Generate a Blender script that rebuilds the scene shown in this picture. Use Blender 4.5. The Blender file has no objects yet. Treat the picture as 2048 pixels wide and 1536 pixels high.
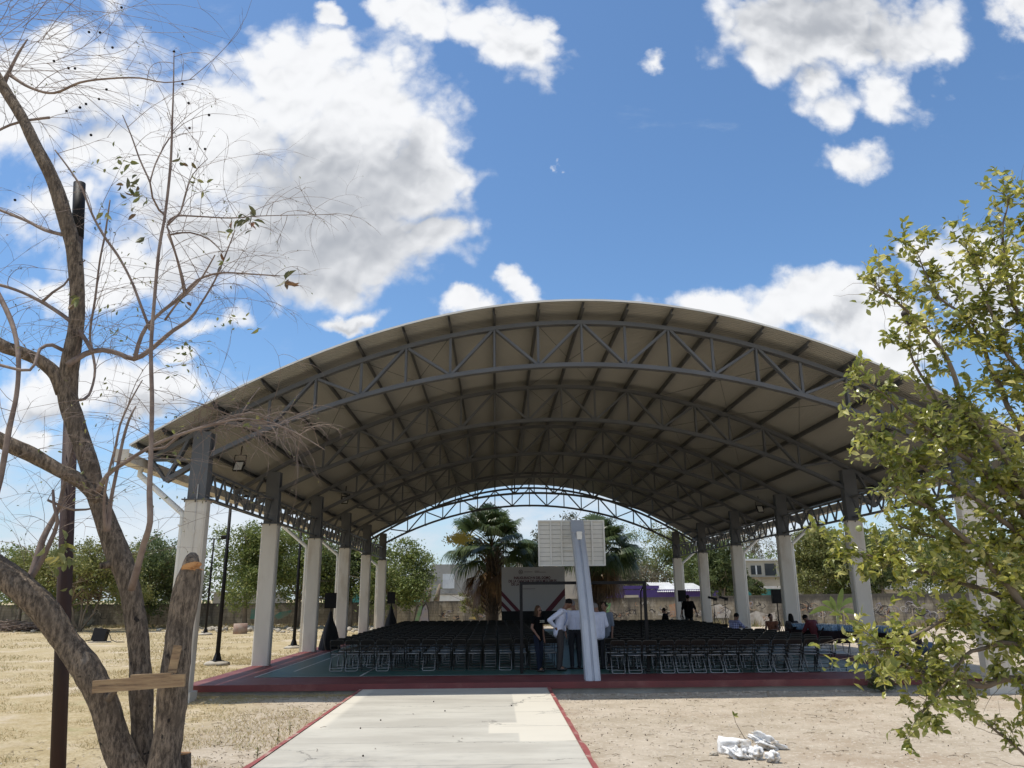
import bpy, math, random
from mathutils import Vector, Matrix, noise
random.seed(7)
R = math.radians
S = bpy.context.scene
COL = S.collection

# ------------------------------------------------------------------ camera
F, YAW, PITCH, ROLL = 1551.0, 0.0229, 0.2676, -0.0078
CAM = Vector((0, 0, 1.85))
_f = Vector((math.sin(YAW)*math.cos(PITCH), math.cos(YAW)*math.cos(PITCH), math.sin(PITCH)))
_r0 = Vector((math.cos(YAW), -math.sin(YAW), 0)); _u0 = _r0.cross(_f)
_r = _r0*math.cos(ROLL) + _u0*math.sin(ROLL); _u = -_r0*math.sin(ROLL) + _u0*math.cos(ROLL)
cd = bpy.data.cameras.new('camera'); cam = bpy.data.objects.new('camera', cd); COL.objects.link(cam)
cd.sensor_width = 36; cd.lens = F/2048*36; cd.clip_end = 3000; cd.clip_start = 0.05
cam.matrix_world = Matrix(((_r.x, _u.x, -_f.x, CAM.x), (_r.y, _u.y, -_f.y, CAM.y), (_r.z, _u.z, -_f.z, CAM.z), (0, 0, 0, 1)))
S.camera = cam
def ray(px, py): return _r*((px-1024)/F) - _u*((py-768)/F) + _f
def at(px, py, Y):
    d = ray(px, py); return CAM + d*(Y/d.y)
def onz(px, py, z=0.0):
    d = ray(px, py); return CAM + d*((z-CAM.z)/d.z)

S.view_settings.view_transform = 'Standard'; S.view_settings.look = 'None'
S.view_settings.exposure = 0.12; S.view_settings.gamma = 1

# ------------------------------------------------------------------ sun
SUN = Vector((-0.37, -0.03, 1.0)).normalized()
sl = bpy.data.lights.new('sun', 'SUN'); sl.energy = 4.0; sl.angle = R(0.5); sl.color = (1.0, 0.94, 0.84)
so = bpy.data.objects.new('sun', sl); COL.objects.link(so)
so.rotation_euler = (-SUN).to_track_quat('-Z', 'Y').to_euler(); so.location = (-20, 0, 50)
EL = math.asin(SUN.z)

# ------------------------------------------------------------------ world: sky + clouds
W = bpy.data.worlds.new('World'); S.world = W; W.use_nodes = True
nt = W.node_tree; nt.nodes.clear()
def N(t, nt_=None, **k):
    n = (nt_ or nt).nodes.new(t)
    for a, b in k.items(): setattr(n, a, b)
    return n
def math_(op, a, b=None, c=None, clamp=False, t=None):
    t = t or nt
    n = t.nodes.new('ShaderNodeMath'); n.operation = op; n.use_clamp = clamp
    for i, v in enumerate((a, b, c)):
        if v is None: continue
        if isinstance(v, (int, float)): n.inputs[i].default_value = v
        else: t.links.new(v, n.inputs[i])
    return n.outputs[0]
def vmath(op, a, b=None, t=None):
    t = t or nt
    n = t.nodes.new('ShaderNodeVectorMath'); n.operation = op
    for i, v in enumerate((a, b)):
        if v is None: continue
        if isinstance(v, (tuple, list, Vector)): n.inputs[i].default_value = tuple(v)
        else: t.links.new(v, n.inputs[i])
    return n.outputs['Value'] if op in ('LENGTH', 'DOT_PRODUCT', 'DISTANCE') else n.outputs[0]
def smooth(v, a, b, t=None, lo=0.0, hi=1.0):
    t = t or nt
    n = t.nodes.new('ShaderNodeMapRange'); n.interpolation_type = 'SMOOTHSTEP'
    t.links.new(v, n.inputs[0])
    for i, x in enumerate((a, b, lo, hi)): n.inputs[i+1].default_value = x
    return n.outputs[0]
def noise_(vec, scale, detail, rough=0.5, t=None, dist=0.0, color=False):
    t = t or nt
    n = t.nodes.new('ShaderNodeTexNoise'); n.inputs['Scale'].default_value = scale; n.inputs['Detail'].default_value = detail
    n.inputs['Roughness'].default_value = rough; n.inputs['Distortion'].default_value = dist
    if vec is not None: t.links.new(vec, n.inputs['Vector'])
    return n.outputs['Color' if color else 'Fac']
def mixc(fac, a, b, t=None, blend='MIX'):
    t = t or nt
    n = t.nodes.new('ShaderNodeMix'); n.data_type = 'RGBA'; n.blend_type = blend
    for i, v in ((0, fac), (6, a), (7, b)):
        if isinstance(v, (int, float)): n.inputs[i].default_value = v
        elif isinstance(v, (tuple, list)): n.inputs[i].default_value = tuple(v)+((1,) if len(v) == 3 else ())
        else: t.links.new(v, n.inputs[i])
    return n.outputs[2]

sky = N('ShaderNodeTexSky', sky_type='NISHITA', sun_disc=False)
sky.sun_elevation = EL; sky.sun_rotation = R(-94); sky.air_density = 1.0; sky.dust_density = 0.6; sky.ozone_density = 2.0
tc = N('ShaderNodeTexCoord'); dirv = tc.outputs['Generated']
sx = N('ShaderNodeSeparateXYZ'); nt.links.new(dirv, sx.inputs[0])
yy = math_('MAXIMUM', sx.outputs[1], 0.12)
u_ = math_('DIVIDE', sx.outputs[0], yy); v_ = math_('DIVIDE', sx.outputs[2], yy)
cx = N('ShaderNodeCombineXYZ'); nt.links.new(u_, cx.inputs[0]); nt.links.new(v_, cx.inputs[1])
P = cx.outputs[0]
# fractal displacement of the direction plane
w1 = noise_(P, 5.5, 7, 0.56, color=True)
w1 = vmath('MULTIPLY', vmath('SUBTRACT', w1, (0.5, 0.5, 0.5)), (0.20, 0.20, 0))
PW = vmath('ADD', P, w1)
CL = [  # px, py, rx, ry of each lobe as seen in the photograph, weight
 (600,170,150,130,1),(740,190,150,140,1),(840,300,110,130,1),(660,380,250,170,1),(450,260,190,150,1),(470,450,260,120,1),(760,480,170,100,1),(870,440,110,60,.9),
 (560,505,250,90,1.05),(660,455,250,125,1.1),(740,510,140,75,1.0),(700,300,170,150,1),
 (640,90,90,60,.9),(180,160,190,100,.95),(60,190,150,130,.95),(290,320,210,110,1),(100,430,170,90,.75),(300,520,230,80,.85),(90,570,130,60,.7),(170,300,150,70,.6),(430,640,130,45,.55),
 (830,40,90,60,.95),(760,20,60,50,.8),(1030,90,110,85,1),(1080,50,60,50,.8),(640,5,50,28,.8),(1312,105,48,34,.5),(230,30,90,40,.5),
 (1570,45,150,100,1),(1700,55,180,95,1),(1830,75,115,90,.95),(1620,150,110,70,.8),(1790,190,80,80,.85),(1690,300,95,50,.85),(2020,10,80,50,.8),
 (1650,600,120,55,1),(1560,600,110,60,1.05),(1440,605,115,50,1.05),(1730,650,130,70,1.1),(1860,520,70,55,.9),(1960,560,110,110,1),(1780,720,130,60,.9),
 (700,628,80,30,.9),(925,632,95,36,.9),(1035,575,48,38,1),(400,712,60,40,.95),(310,800,190,65,1),(120,760,150,60,.95),(80,860,110,50,.7),(1110,350,26,16,.22)]
acc = None; shade = None
def uv(px, py):
    d = ray(px, py); return d.x/d.y, d.z/d.y
for (px, py, rx, ry, w) in CL:
    u, v = uv(px, py); u2, _ = uv(px+rx, py); _, v2 = uv(px, py-ry)
    q = vmath('MULTIPLY', vmath('SUBTRACT', PW, (u, v, 0)), (1/abs(u2-u), 1/abs(v2-v), 0))
    l = vmath('LENGTH', q)
    val = math_('SUBTRACT', w, l)
    if acc is None: acc = val
    else: acc = math_('SMOOTH_MAX', acc, val, 0.25)
D0 = math_('MAXIMUM', acc, -3.0)
fb = noise_(P, 8.0, 14, 0.66)
def puff(vec):      # rounded billows with creases between them
    a = math_('ABSOLUTE', math_('SUBTRACT', noise_(vec, 8.0, 1.5), 0.5)); b = math_('ABSOLUTE', math_('SUBTRACT', noise_(vec, 21.0, 2), 0.5))
    return math_('ADD', a, math_('MULTIPLY', b, 0.5))
PV = vmath('ADD', P, vmath('MULTIPLY', w1, (0.25, 0.25, 0)))
pf = puff(PV)
D = math_('ADD', D0, math_('ADD', math_('MULTIPLY', math_('SUBTRACT', fb, 0.5), 1.15), math_('MULTIPLY', math_('SUBTRACT', pf, 0.10), 2.0)))
alpha = smooth(D, -0.15, 0.48)
# relief: noise compared with the same noise a little nearer the sun
r1 = noise_(P, 7.0, 8, 0.58); r2 = noise_(vmath('ADD', P, (0.010, -0.034, 0)), 7.0, 8, 0.58)
pf2 = puff(vmath('ADD', PV, (0.004, -0.014, 0)))
rel = math_('ADD', math_('MULTIPLY', math_('SUBTRACT', r1, r2), 0.26), math_('MULTIPLY', math_('SUBTRACT', pf, pf2), 0.75))
gacc = None
for (px, py, rx, ry, w) in [(680,430,260,160,1.1),(600,330,150,110,.75),(560,520,260,70,1),(800,300,90,100,.7),(1640,30,210,80,1),(1780,90,90,70,.8),(1620,120,120,50,.7),(180,250,150,90,.5),(380,430,200,90,.6),(700,640,70,22,.7),(1680,635,100,35,.7),(1960,600,80,70,.6),(300,840,160,40,.7),(1030,110,60,40,.5),(120,790,110,40,.6)]:
    u, v = uv(px, py); u2, _ = uv(px+rx, py); _, v2 = uv(px, py-ry)
    q = vmath('MULTIPLY', vmath('SUBTRACT', PW, (u, v, 0)), (1/abs(u2-u), 1/abs(v2-v), 0)); val = math_('SUBTRACT', w, vmath('LENGTH', q))
    gacc = val if gacc is None else math_('SMOOTH_MAX', gacc, val, 0.3)
thick = smooth(math_('ADD', gacc, math_('MULTIPLY', math_('SUBTRACT', noise_(P, 5.0, 5), 0.5), 0.45)), -0.40, 0.80)
br = math_('ADD', math_('SUBTRACT', 0.93, math_('MULTIPLY', thick, 0.29)), rel, clamp=False)
br = math_('MINIMUM', math_('MAXIMUM', br, 0.50), 1.04)
ccol = mixc(smooth(br, 0.50, 0.98), (0.42, 0.445, 0.49), (0.87, 0.88, 0.90))
# low, hazy cloud deck towards the horizon and thin veils
el = math_('DIVIDE', v_, math_('SQRT', math_('ADD', 1.0, math_('MULTIPLY', u_, u_))))
Ps = vmath('MULTIPLY', P, (1.0, 2.6, 1.0))
hz = math_('ADD', noise_(Ps, 3.2, 9, 0.6), smooth(el, 0.02, 0.34, lo=0.20, hi=-0.16))
ah = smooth(hz, 0.45, 0.72, hi=0.88)
hcol = mixc(smooth(hz, 0.55, 0.85), (0.60, 0.69, 0.80), (0.86, 0.90, 0.95))
veil = math_('MULTIPLY', smooth(noise_(vmath('MULTIPLY', P, (1.0, 1.7, 1.0)), 2.3, 12, 0.68), 0.52, 0.8), smooth(u_, -0.05, -0.45, hi=0.55))
bgsky = N('ShaderNodeBackground'); bgsky.inputs[1].default_value = 0.135
nt.links.new(sky.outputs[0], bgsky.inputs[0])
tint = mixc(1.0, sky.outputs[0], (0.80, 1.0, 1.13), blend='MULTIPLY'); nt.links.new(tint, bgsky.inputs[0])
def over(base, col, fac, st=1.0):
    b = N('ShaderNodeBackground'); b.inputs[1].default_value = st; nt.links.new(col, b.inputs[0])
    m = N('ShaderNodeMixShader'); nt.links.new(fac, m.inputs[0]); nt.links.new(base, m.inputs[1]); nt.links.new(b.outputs[0], m.inputs[2])
    return m.outputs[0]
front = smooth(sx.outputs[1], 0.05, 0.2)
up = smooth(sx.outputs[2], -0.02, 0.0)
veilc = N('ShaderNodeRGB'); veilc.outputs[0].default_value = (0.86, 0.90, 0.96, 1)
o = over(bgsky.outputs[0], hcol, math_('MULTIPLY', ah, up), 0.92)
o = over(o, veilc.outputs[0], math_('MULTIPLY', veil, up), 0.92)
o = over(o, ccol, math_('MULTIPLY', math_('MULTIPLY', alpha, front), up), 1.0)
# broken cloud over the rest of the sky
bk = noise_(dirv, 2.6, 7, 0.55); bmask = math_('MULTIPLY', smooth(bk, 0.48, 0.60, hi=0.95), math_('MULTIPLY', math_('SUBTRACT', 1.0, front), up))
bcol = mixc(smooth(bk, 0.55, 0.72), (0.93, 0.94, 0.96), (0.62, 0.64, 0.68)); o = over(o, bcol, bmask, 1.0)
wo = N('ShaderNodeOutputWorld'); nt.links.new(o, wo.inputs[0])

# ------------------------------------------------------------------ helpers
class MB:
    def __init__(s): s.v = []; s.f = []; s.m = []; s.s = []
    def add(s, vs, fs, m=0, smooth=False):
        b = len(s.v); s.v += [tuple(v) for v in vs]
        for f in fs: s.f.append([b+i for i in f]); s.m.append(m); s.s.append(smooth)
    def box(s, c, d, rz=0, m=0, M=None):
        hx, hy, hz = d[0]/2, d[1]/2, d[2]/2
        vs = [Vector((x, y, z)) for z in (-hz, hz) for y in (-hy, hy) for x in (-hx, hx)]
        Q = M or Matrix.Rotation(rz, 3, 'Z')
        vs = [Q @ v + Vector(c) for v in vs]
        s.add(vs, [(0,2,3,1),(4,5,7,6),(0,1,5,4),(2,6,7,3),(0,4,6,2),(1,3,7,5)], m)
    def bar(s, p, q, w, h, up=(0, 0, 1), m=0):
        p, q = Vector(p), Vector(q); d = (q-p); L = d.length
        if L < 1e-6: return
        d /= L; up = Vector(up)
        if abs(d.dot(up)) > .98: up = Vector((0, 1, 0))
        x = d.cross(up).normalized(); z = x.cross(d)
        M = Matrix((x, d, z)).transposed()
        s.box((p+q)/2, (w, L, h), M=M, m=m)
    def tube(s, pts, rad, n=8, m=0, cap=True, smooth=True, ph=0.0):
        pts = [Vector(p) for p in pts]
        if not hasattr(rad, '__len__'): rad = [rad]*len(pts)
        vs = []; ref = None
        for i, p in enumerate(pts):
            t = (pts[min(i+1, len(pts)-1)]-pts[max(i-1, 0)]); t = t.normalized() if t.length > 1e-9 else Vector((0, 0, 1))
            if ref is None: ref = Vector((1, 0, 0)) if abs(t.x) < .8 else Vector((0, 1, 0))
            x = (ref - t*ref.dot(t)); x = x.normalized() if x.length > 1e-6 else t.orthogonal().normalized()
            y = t.cross(x); ref = x
            for k in range(n):
                a = 2*math.pi*k/n+ph; vs.append(p+(x*math.cos(a)+y*math.sin(a))*rad[i])
        fs = [(i*n+k, i*n+(k+1) % n, (i+1)*n+(k+1) % n, (i+1)*n+k) for i in range(len(pts)-1) for k in range(n)]
        if cap: fs += [tuple(range(n))[::-1], tuple((len(pts)-1)*n+k for k in range(n))]
        s.add(vs, fs, m, smooth)
    def lathe(s, c, prof, n=12, m=0, smooth=True):
        c = Vector(c)
        vs = [c+Vector((r*math.cos(2*math.pi*k/n), r*math.sin(2*math.pi*k/n), z)) for r, z in prof for k in range(n)]
        fs = [(i*n+k, i*n+(k+1) % n, (i+1)*n+(k+1) % n, (i+1)*n+k) for i in range(len(prof)-1) for k in range(n)]
        fs += [tuple(range(n))[::-1], tuple((len(prof)-1)*n+k for k in range(n))]
        s.add(vs, fs, m, smooth)
    def blob(s, c, r, n=7, m=0, jit=0.0, seed=0, M=None):
        c = Vector(c); r = Vector(r) if hasattr(r, '__len__') else Vector((r, r, r)); vs = []; fs = []
        rg = random.Random(seed)
        off = Vector((rg.uniform(0, 50), rg.uniform(0, 50), rg.uniform(0, 50)))
        for i in range(n+1):
            th = math.pi*i/n
            for k in range(2*n):
                a = math.pi*k/n
                d = Vector((math.sin(th)*math.cos(a), math.sin(th)*math.sin(a), math.cos(th)))
                q = 1+jit*noise.noise(d*2.1+off)+jit*.5*noise.noise(d*5+off)+jit*.28*noise.noise(d*12+off)*(n > 8)*.5 if jit else 1
                w = Vector((d.x*r.x*q, d.y*r.y*q, d.z*r.z*q))
                vs.append(c+(M @ w if M else w))
        for i in range(n):
            for k in range(2*n): fs.append((i*2*n+k, (i+1)*2*n+k, (i+1)*2*n+(k+1) % (2*n), i*2*n+(k+1) % (2*n)))
        s.add(vs, fs, m, True)
    def mesh(s, name, mats):
        me = bpy.data.meshes.new(name); me.from_pydata(s.v, [], s.f)
        for mt in (mats if isinstance(mats, (list, tuple)) else [mats]): me.materials.append(mt)
        me.polygons.foreach_set('material_index', s.m); me.polygons.foreach_set('use_smooth', s.s); me.update()
        return me
    def build(s, name, mats, parent=None, loc=None):
        o = bpy.data.objects.new(name, s.mesh(name, mats)); COL.objects.link(o)
        if parent: o.parent = parent
        if loc is not None: o.location = loc
        return o
def tag(o, label=None, cat=None, group=None, kind=None):
    if label: o['label'] = label
    if cat: o['category'] = cat
    if group: o['group'] = group
    if kind: o['kind'] = kind
    return o
def empty(name, loc, label, cat, group=None, rz=0):
    o = bpy.data.objects.new(name, None); COL.objects.link(o); o.location = loc; o.rotation_euler = (0, 0, rz)
    o.empty_display_size = .1
    return tag(o, label, cat, group)
def kids(o): return [c for c in COL.objects if c.parent is o]
def copy_tree(o, parent=None, ch=None):
    c = o.copy(); COL.objects.link(c); c.parent = parent
    for k in (ch if ch is not None else kids(o)): copy_tree(k, c, [])
    return c

# ------------------------------------------------------------------ materials
def mat(name, col, rough=.6, metal=0.0, var=None, vscale=3.0, bump=0.0, bscale=30.0, spec=.5, trans=0.0, detail=6, stretch=(1, 1, 1), col3=None, s3=.5, obj=True):
    m = bpy.data.materials.new(name); m.use_nodes = True; t = m.node_tree; b = t.nodes['Principled BSDF']
    b.inputs['Roughness'].default_value = rough; b.inputs['Metallic'].default_value = metal; b.inputs['Specular IOR Level'].default_value = spec
    c = t.nodes.new('ShaderNodeTexCoord'); mp = t.nodes.new('ShaderNodeMapping'); mp.inputs['Scale'].default_value = stretch
    t.links.new(c.outputs['Object'], mp.inputs[0]); vec = mp.outputs[0]
    if var is None: var = tuple(x*.8 for x in col)
    f = smooth(noise_(vec, vscale, detail, .6, t), .3, .7, t)
    out = mixc(f, col, var, t)
    if col3:
        f3 = smooth(noise_(vec, s3, 8, .65, t), .5, .68, t); out = mixc(f3, out, col3, t)
    t.links.new(out, b.inputs['Base Color'])
    if bump:
        bp = t.nodes.new('ShaderNodeBump'); bp.inputs['Strength'].default_value = bump; bp.inputs['Distance'].default_value = .02
        t.links.new(noise_(vec, bscale, 6, .6, t), bp.inputs['Height']); t.links.new(bp.outputs[0], b.inputs['Normal'])
    if trans:
        tr = t.nodes.new('ShaderNodeBsdfTranslucent'); mx = t.nodes.new('ShaderNodeMixShader'); mx.inputs[0].default_value = trans
        t.links.new(out, tr.inputs[0]); t.links.new(b.outputs[0], mx.inputs[1]); t.links.new(tr.outputs[0], mx.inputs[2])
        t.links.new(mx.outputs[0], t.nodes['Material Output'].inputs[0])
    return m
def leafmat(name, a, b, c, trans=.35, rough=.45, spec=.4):
    m = bpy.data.materials.new(name); m.use_nodes = True; t = m.node_tree; bs = t.nodes['Principled BSDF']
    bs.inputs['Roughness'].default_value = rough; bs.inputs['Specular IOR Level'].default_value = spec
    g = t.nodes.new('ShaderNodeNewGeometry'); r = g.outputs['Random Per Island']
    col = mixc(smooth(r, 0, .6, t), a, b, t); col = mixc(smooth(r, .72, .95, t), col, c, t)
    c_ = t.nodes.new('ShaderNodeTexCoord').outputs['Object']
    col = mixc(smooth(noise_(c_, .6, 3, .5, t), .45, .62, t, 0, .45), col, b, t)
    t.links.new(col, bs.inputs['Base Color'])
    tr = t.nodes.new('ShaderNodeBsdfTranslucent'); mx = t.nodes.new('ShaderNodeMixShader'); mx.inputs[0].default_value = trans
    t.links.new(col, tr.inputs[0]); t.links.new(bs.outputs[0], mx.inputs[1]); t.links.new(tr.outputs[0], mx.inputs[2])
    t.links.new(mx.outputs[0], t.nodes['Material Output'].inputs[0])
    return m
M = {}
M['steel'] = mat('grey_steel', (.115, .118, .122), .55, .1, (.095, .097, .10), 1.2, spec=.3)
M['purlin'] = mat('dark_galvanised', (.085, .085, .083), .6, .2, (.065, .065, .063), 2)
M['sheet'] = mat('roof_sheet', (.285, .275, .243), .5, .1, (.265, .255, .222), .25, spec=.35)
M['sheet_top'] = M['sheet']
M['cream'] = mat('cream_paint', (.62, .58, .51), .6, var=(.55, .51, .44), vscale=1.6, col3=(.46, .40, .32), s3=1.3, bump=.1, bscale=60, stretch=(1, 1, .3))
M['white'] = mat('white_paint', (.74, .73, .69), .5, var=(.66, .64, .58), vscale=3)
M['greypaint'] = mat('blue_grey_paint', (.44, .465, .51), .5, var=(.40, .42, .465), vscale=2.5, bump=.05)
M['black'] = mat('black_paint', (.008, .008, .009), .6, .0, (.012, .011, .011), 4, spec=.2)
M['blackcloth'] = mat('black_cloth', (.008, .008, .009), .9, 0, (.012, .011, .011), 3, bump=.4, bscale=12)
M['rust'] = mat('rusty_pole', (.030, .014, .011), .7, .1, (.05, .022, .015), 3.0, stretch=(1, 1, .25), col3=(.02, .012, .012), s3=1.5, bump=.2)
M['chairdark'] = mat('chair_brown', (.030, .026, .022), .38, .2, (.022, .019, .017), 5)
M['chairtube'] = mat('chair_tube', (.09, .084, .075), .35, .6, (.06, .056, .05), 5)
M['chairleg'] = mat('chair_leg_tube', (.42, .42, .42), .35, .5, (.28, .28, .28), 5)
M['red'] = mat('red_floor_paint', (.17, .035, .035), .55, var=(.13, .03, .03), vscale=1.5, bump=.05, col3=(.21, .075, .065), s3=.8)
M['green'] = mat('green_court_paint', (.035, .10, .085), .45, var=(.028, .083, .07), vscale=.9, col3=(.05, .12, .10), s3=2)
M['line'] = mat('line_paint', (.62, .62, .58), .6, var=(.45, .45, .42), vscale=4)
M['teal'] = mat('teal_paint', (.06, .28, .27), .7); M['mint'] = mat('mint_paint', (.22, .55, .47), .7)
M['purple'] = mat('purple_paint', (.075, .045, .20), .6, var=(.06, .035, .17), vscale=.6)
M['conc'] = mat('bare_concrete', (.36, .345, .31), .85, var=(.28, .265, .235), vscale=.7, col3=(.2, .19, .17), s3=.6, bump=.3, bscale=8)
M['beige'] = mat('beige_render', (.50, .45, .35), .8, var=(.42, .38, .30), vscale=.8)
M['glass'] = mat('dark_window', (.03, .035, .04), .15, 0, (.05, .055, .06), 1)
M['lamina'] = mat('metal_roofing', (.75, .75, .74), .35, .3, (.6, .6, .6), 1.5)
M['barkbg'] = mat('pale_bark', (.25, .20, .145), .9, var=(.15, .12, .09), vscale=2)
M['stonew'] = mat('whitewashed_stone', (.80, .80, .80), .8, var=(.66, .65, .62), vscale=6, col3=(.30, .24, .17), s3=5, bump=.8, bscale=18)
M['stone'] = mat('limestone', (.46, .42, .35), .9, var=(.35, .31, .25), vscale=4, bump=.5, bscale=12)
M['skin'] = mat('skin', (.20, .105, .068), .5, var=(.18, .09, .058), vscale=6)
M['shirtw'] = mat('white_shirt', (.62, .66, .80), .8, var=(.54, .58, .72), vscale=7, bump=.25, bscale=14)
M['hair'] = mat('dark_hair', (.010, .008, .007), .7, spec=.15); M['hairb'] = mat('brown_hair', (.075, .04, .022), .7, var=(.03, .017, .011), vscale=14, stretch=(1, 1, .3), spec=.15); M['hairg'] = mat('grey_hair', (.16, .15, .15), .6)
M['jeans'] = mat('blue_jeans', (.015, .02, .036), .9, spec=.1); M['greyt'] = mat('taupe_trousers', (.045, .037, .036), .8); M['blackt'] = mat('black_trousers', (.008, .009, .014), .8)
M['tee'] = mat('black_tee', (.005, .005, .006), .9, spec=.08); M['redshirt'] = mat('dark_red_shirt', (.11, .012, .018), .8); M['shoe'] = mat('shoe', (.02, .018, .018), .4)
M['print'] = mat('shirt_print', (.45, .45, .38), .7); M['orange'] = mat('orange_brown_top', (.22, .08, .04), .8)
M['wood'] = mat('raw_wood', (.40, .27, .14), .75, var=(.27, .17, .09), vscale=9, stretch=(.3, 2, 3), col3=(.12, .07, .04), s3=5, bump=.3)
M['cutwood'] = mat('fresh_cut_wood', (.55, .29, .12), .8, var=(.38, .18, .07), vscale=9, bump=.6, bscale=20)

# bark of the foreground tree
def barkmat():
    m = bpy.data.materials.new('grey_brown_bark'); m.use_nodes = True; t = m.node_tree; b = t.nodes['Principled BSDF']; b.inputs['Roughness'].default_value = .9
    c = t.nodes.new('ShaderNodeTexCoord'); mp = t.nodes.new('ShaderNodeMapping'); mp.inputs['Scale'].default_value = (1, 1, .28); t.links.new(c.outputs['Object'], mp.inputs[0])
    a = noise_(mp.outputs[0], 24, 10, .78, t); g = noise_(c.outputs['Object'], 4, 6, .6, t)
    col = mixc(smooth(a, .40, .62, t), (.085, .062, .043), (.36, .275, .195), t)
    col = mixc(smooth(g, .46, .72, t, 0, .7), col, (.16, .12, .085), t)
    h = noise_(c.outputs['Object'], 7.5, 3, .5, t); col = mixc(smooth(h, .66, .72, t), col, (.025, .018, .014), t)
    w = noise_(c.outputs['Object'], 2.6, 8, .7, t); col = mixc(smooth(w, .60, .72, t, 0, .5), col, (.33, .30, .26), t)
    t.links.new(col, b.inputs['Base Color'])
    bp = t.nodes.new('ShaderNodeBump'); bp.inputs['Strength'].default_value = 1.0; bp.inputs['Distance'].default_value = .06
    t.links.new(a, bp.inputs['Height']); t.links.new(bp.outputs[0], b.inputs['Normal'])
    return m
M['bark'] = barkmat()
M['twig'] = mat('twig_bark', (.15, .105, .085), .8, var=(.27, .205, .165), vscale=5)
M['twig2'] = mat('citrus_bark', (.20, .155, .11), .8, var=(.12, .09, .06), vscale=8)

# ground: dry grass on the left, pale grit on the right, all one sheet
def groundmat():
    m = bpy.data.materials.new('dry_ground'); m.use_nodes = True; t = m.node_tree; b = t.nodes['Principled BSDF']
    b.inputs['Roughness'].default_value = .95; b.inputs['Specular IOR Level'].default_value = .15
    c = t.nodes.new('ShaderNodeTexCoord').outputs['Object']; s = t.nodes.new('ShaderNodeSeparateXYZ'); t.links.new(c, s.inputs[0])
    big = noise_(c, .28, 6, .6, t); mid = noise_(c, 1.3, 8, .65, t); fine = noise_(c, 22, 8, .7, t); vf = noise_(c, 90, 4, .6, t)
    dirt = mixc(smooth(mid, .35, .68, t), (.40, .335, .25), (.53, .455, .36), t)
    dirt = mixc(smooth(big, .5, .7, t, 0, .7), dirt, (.36, .27, .19), t)
    dirt = mixc(smooth(noise_(c, .75, 10, .74, t), .55, .68, t, 0, .75), dirt, (.27, .20, .145), t)
    dirt = mixc(smooth(noise_(c, 13, 10, .78, t), .53, .62, t, 0, .75), dirt, (.66, .60, .50), t)
    dirt = mixc(smooth(noise_(c, 19, 8, .8, t), .58, .68, t, 0, .7), dirt, (.22, .165, .12), t)
    gr = mixc(smooth(noise_(c, 3.0, 8, .7, t), .35, .65, t), (.42, .335, .19), (.52, .435, .28), t)
    gr = mixc(smooth(fine, .45, .62, t, 0, .7), gr, (.27, .20, .10), t)
    gr = mixc(smooth(noise_(c, .42, 6, .6, t), .52, .66, t, 0, .75), gr, (.56, .475, .36), t)
    gr = mixc(smooth(noise_(c, .6, 8, .6, t), .60, .74, t, 0, .55), gr, (.30, .29, .14), t)
    fx = math_('ADD', s.outputs[0], math_('MULTIPLY', math_('SUBTRACT', noise_(c, .5, 6, .6, t), .5), 5.0, t=t), t=t)
    f = smooth(fx, -3.4, -1.5, t)
    out = mixc(f, gr, dirt, t)
    t.links.new(out, b.inputs['Base Color'])
    bp = t.nodes.new('ShaderNodeBump'); bp.inputs['Strength'].default_value = .75; bp.inputs['Distance'].default_value = .02
    t.links.new(math_('ADD', fine, vf, t=t), bp.inputs['Height']); t.links.new(bp.outputs[0], b.inputs['Normal'])
    return m
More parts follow.
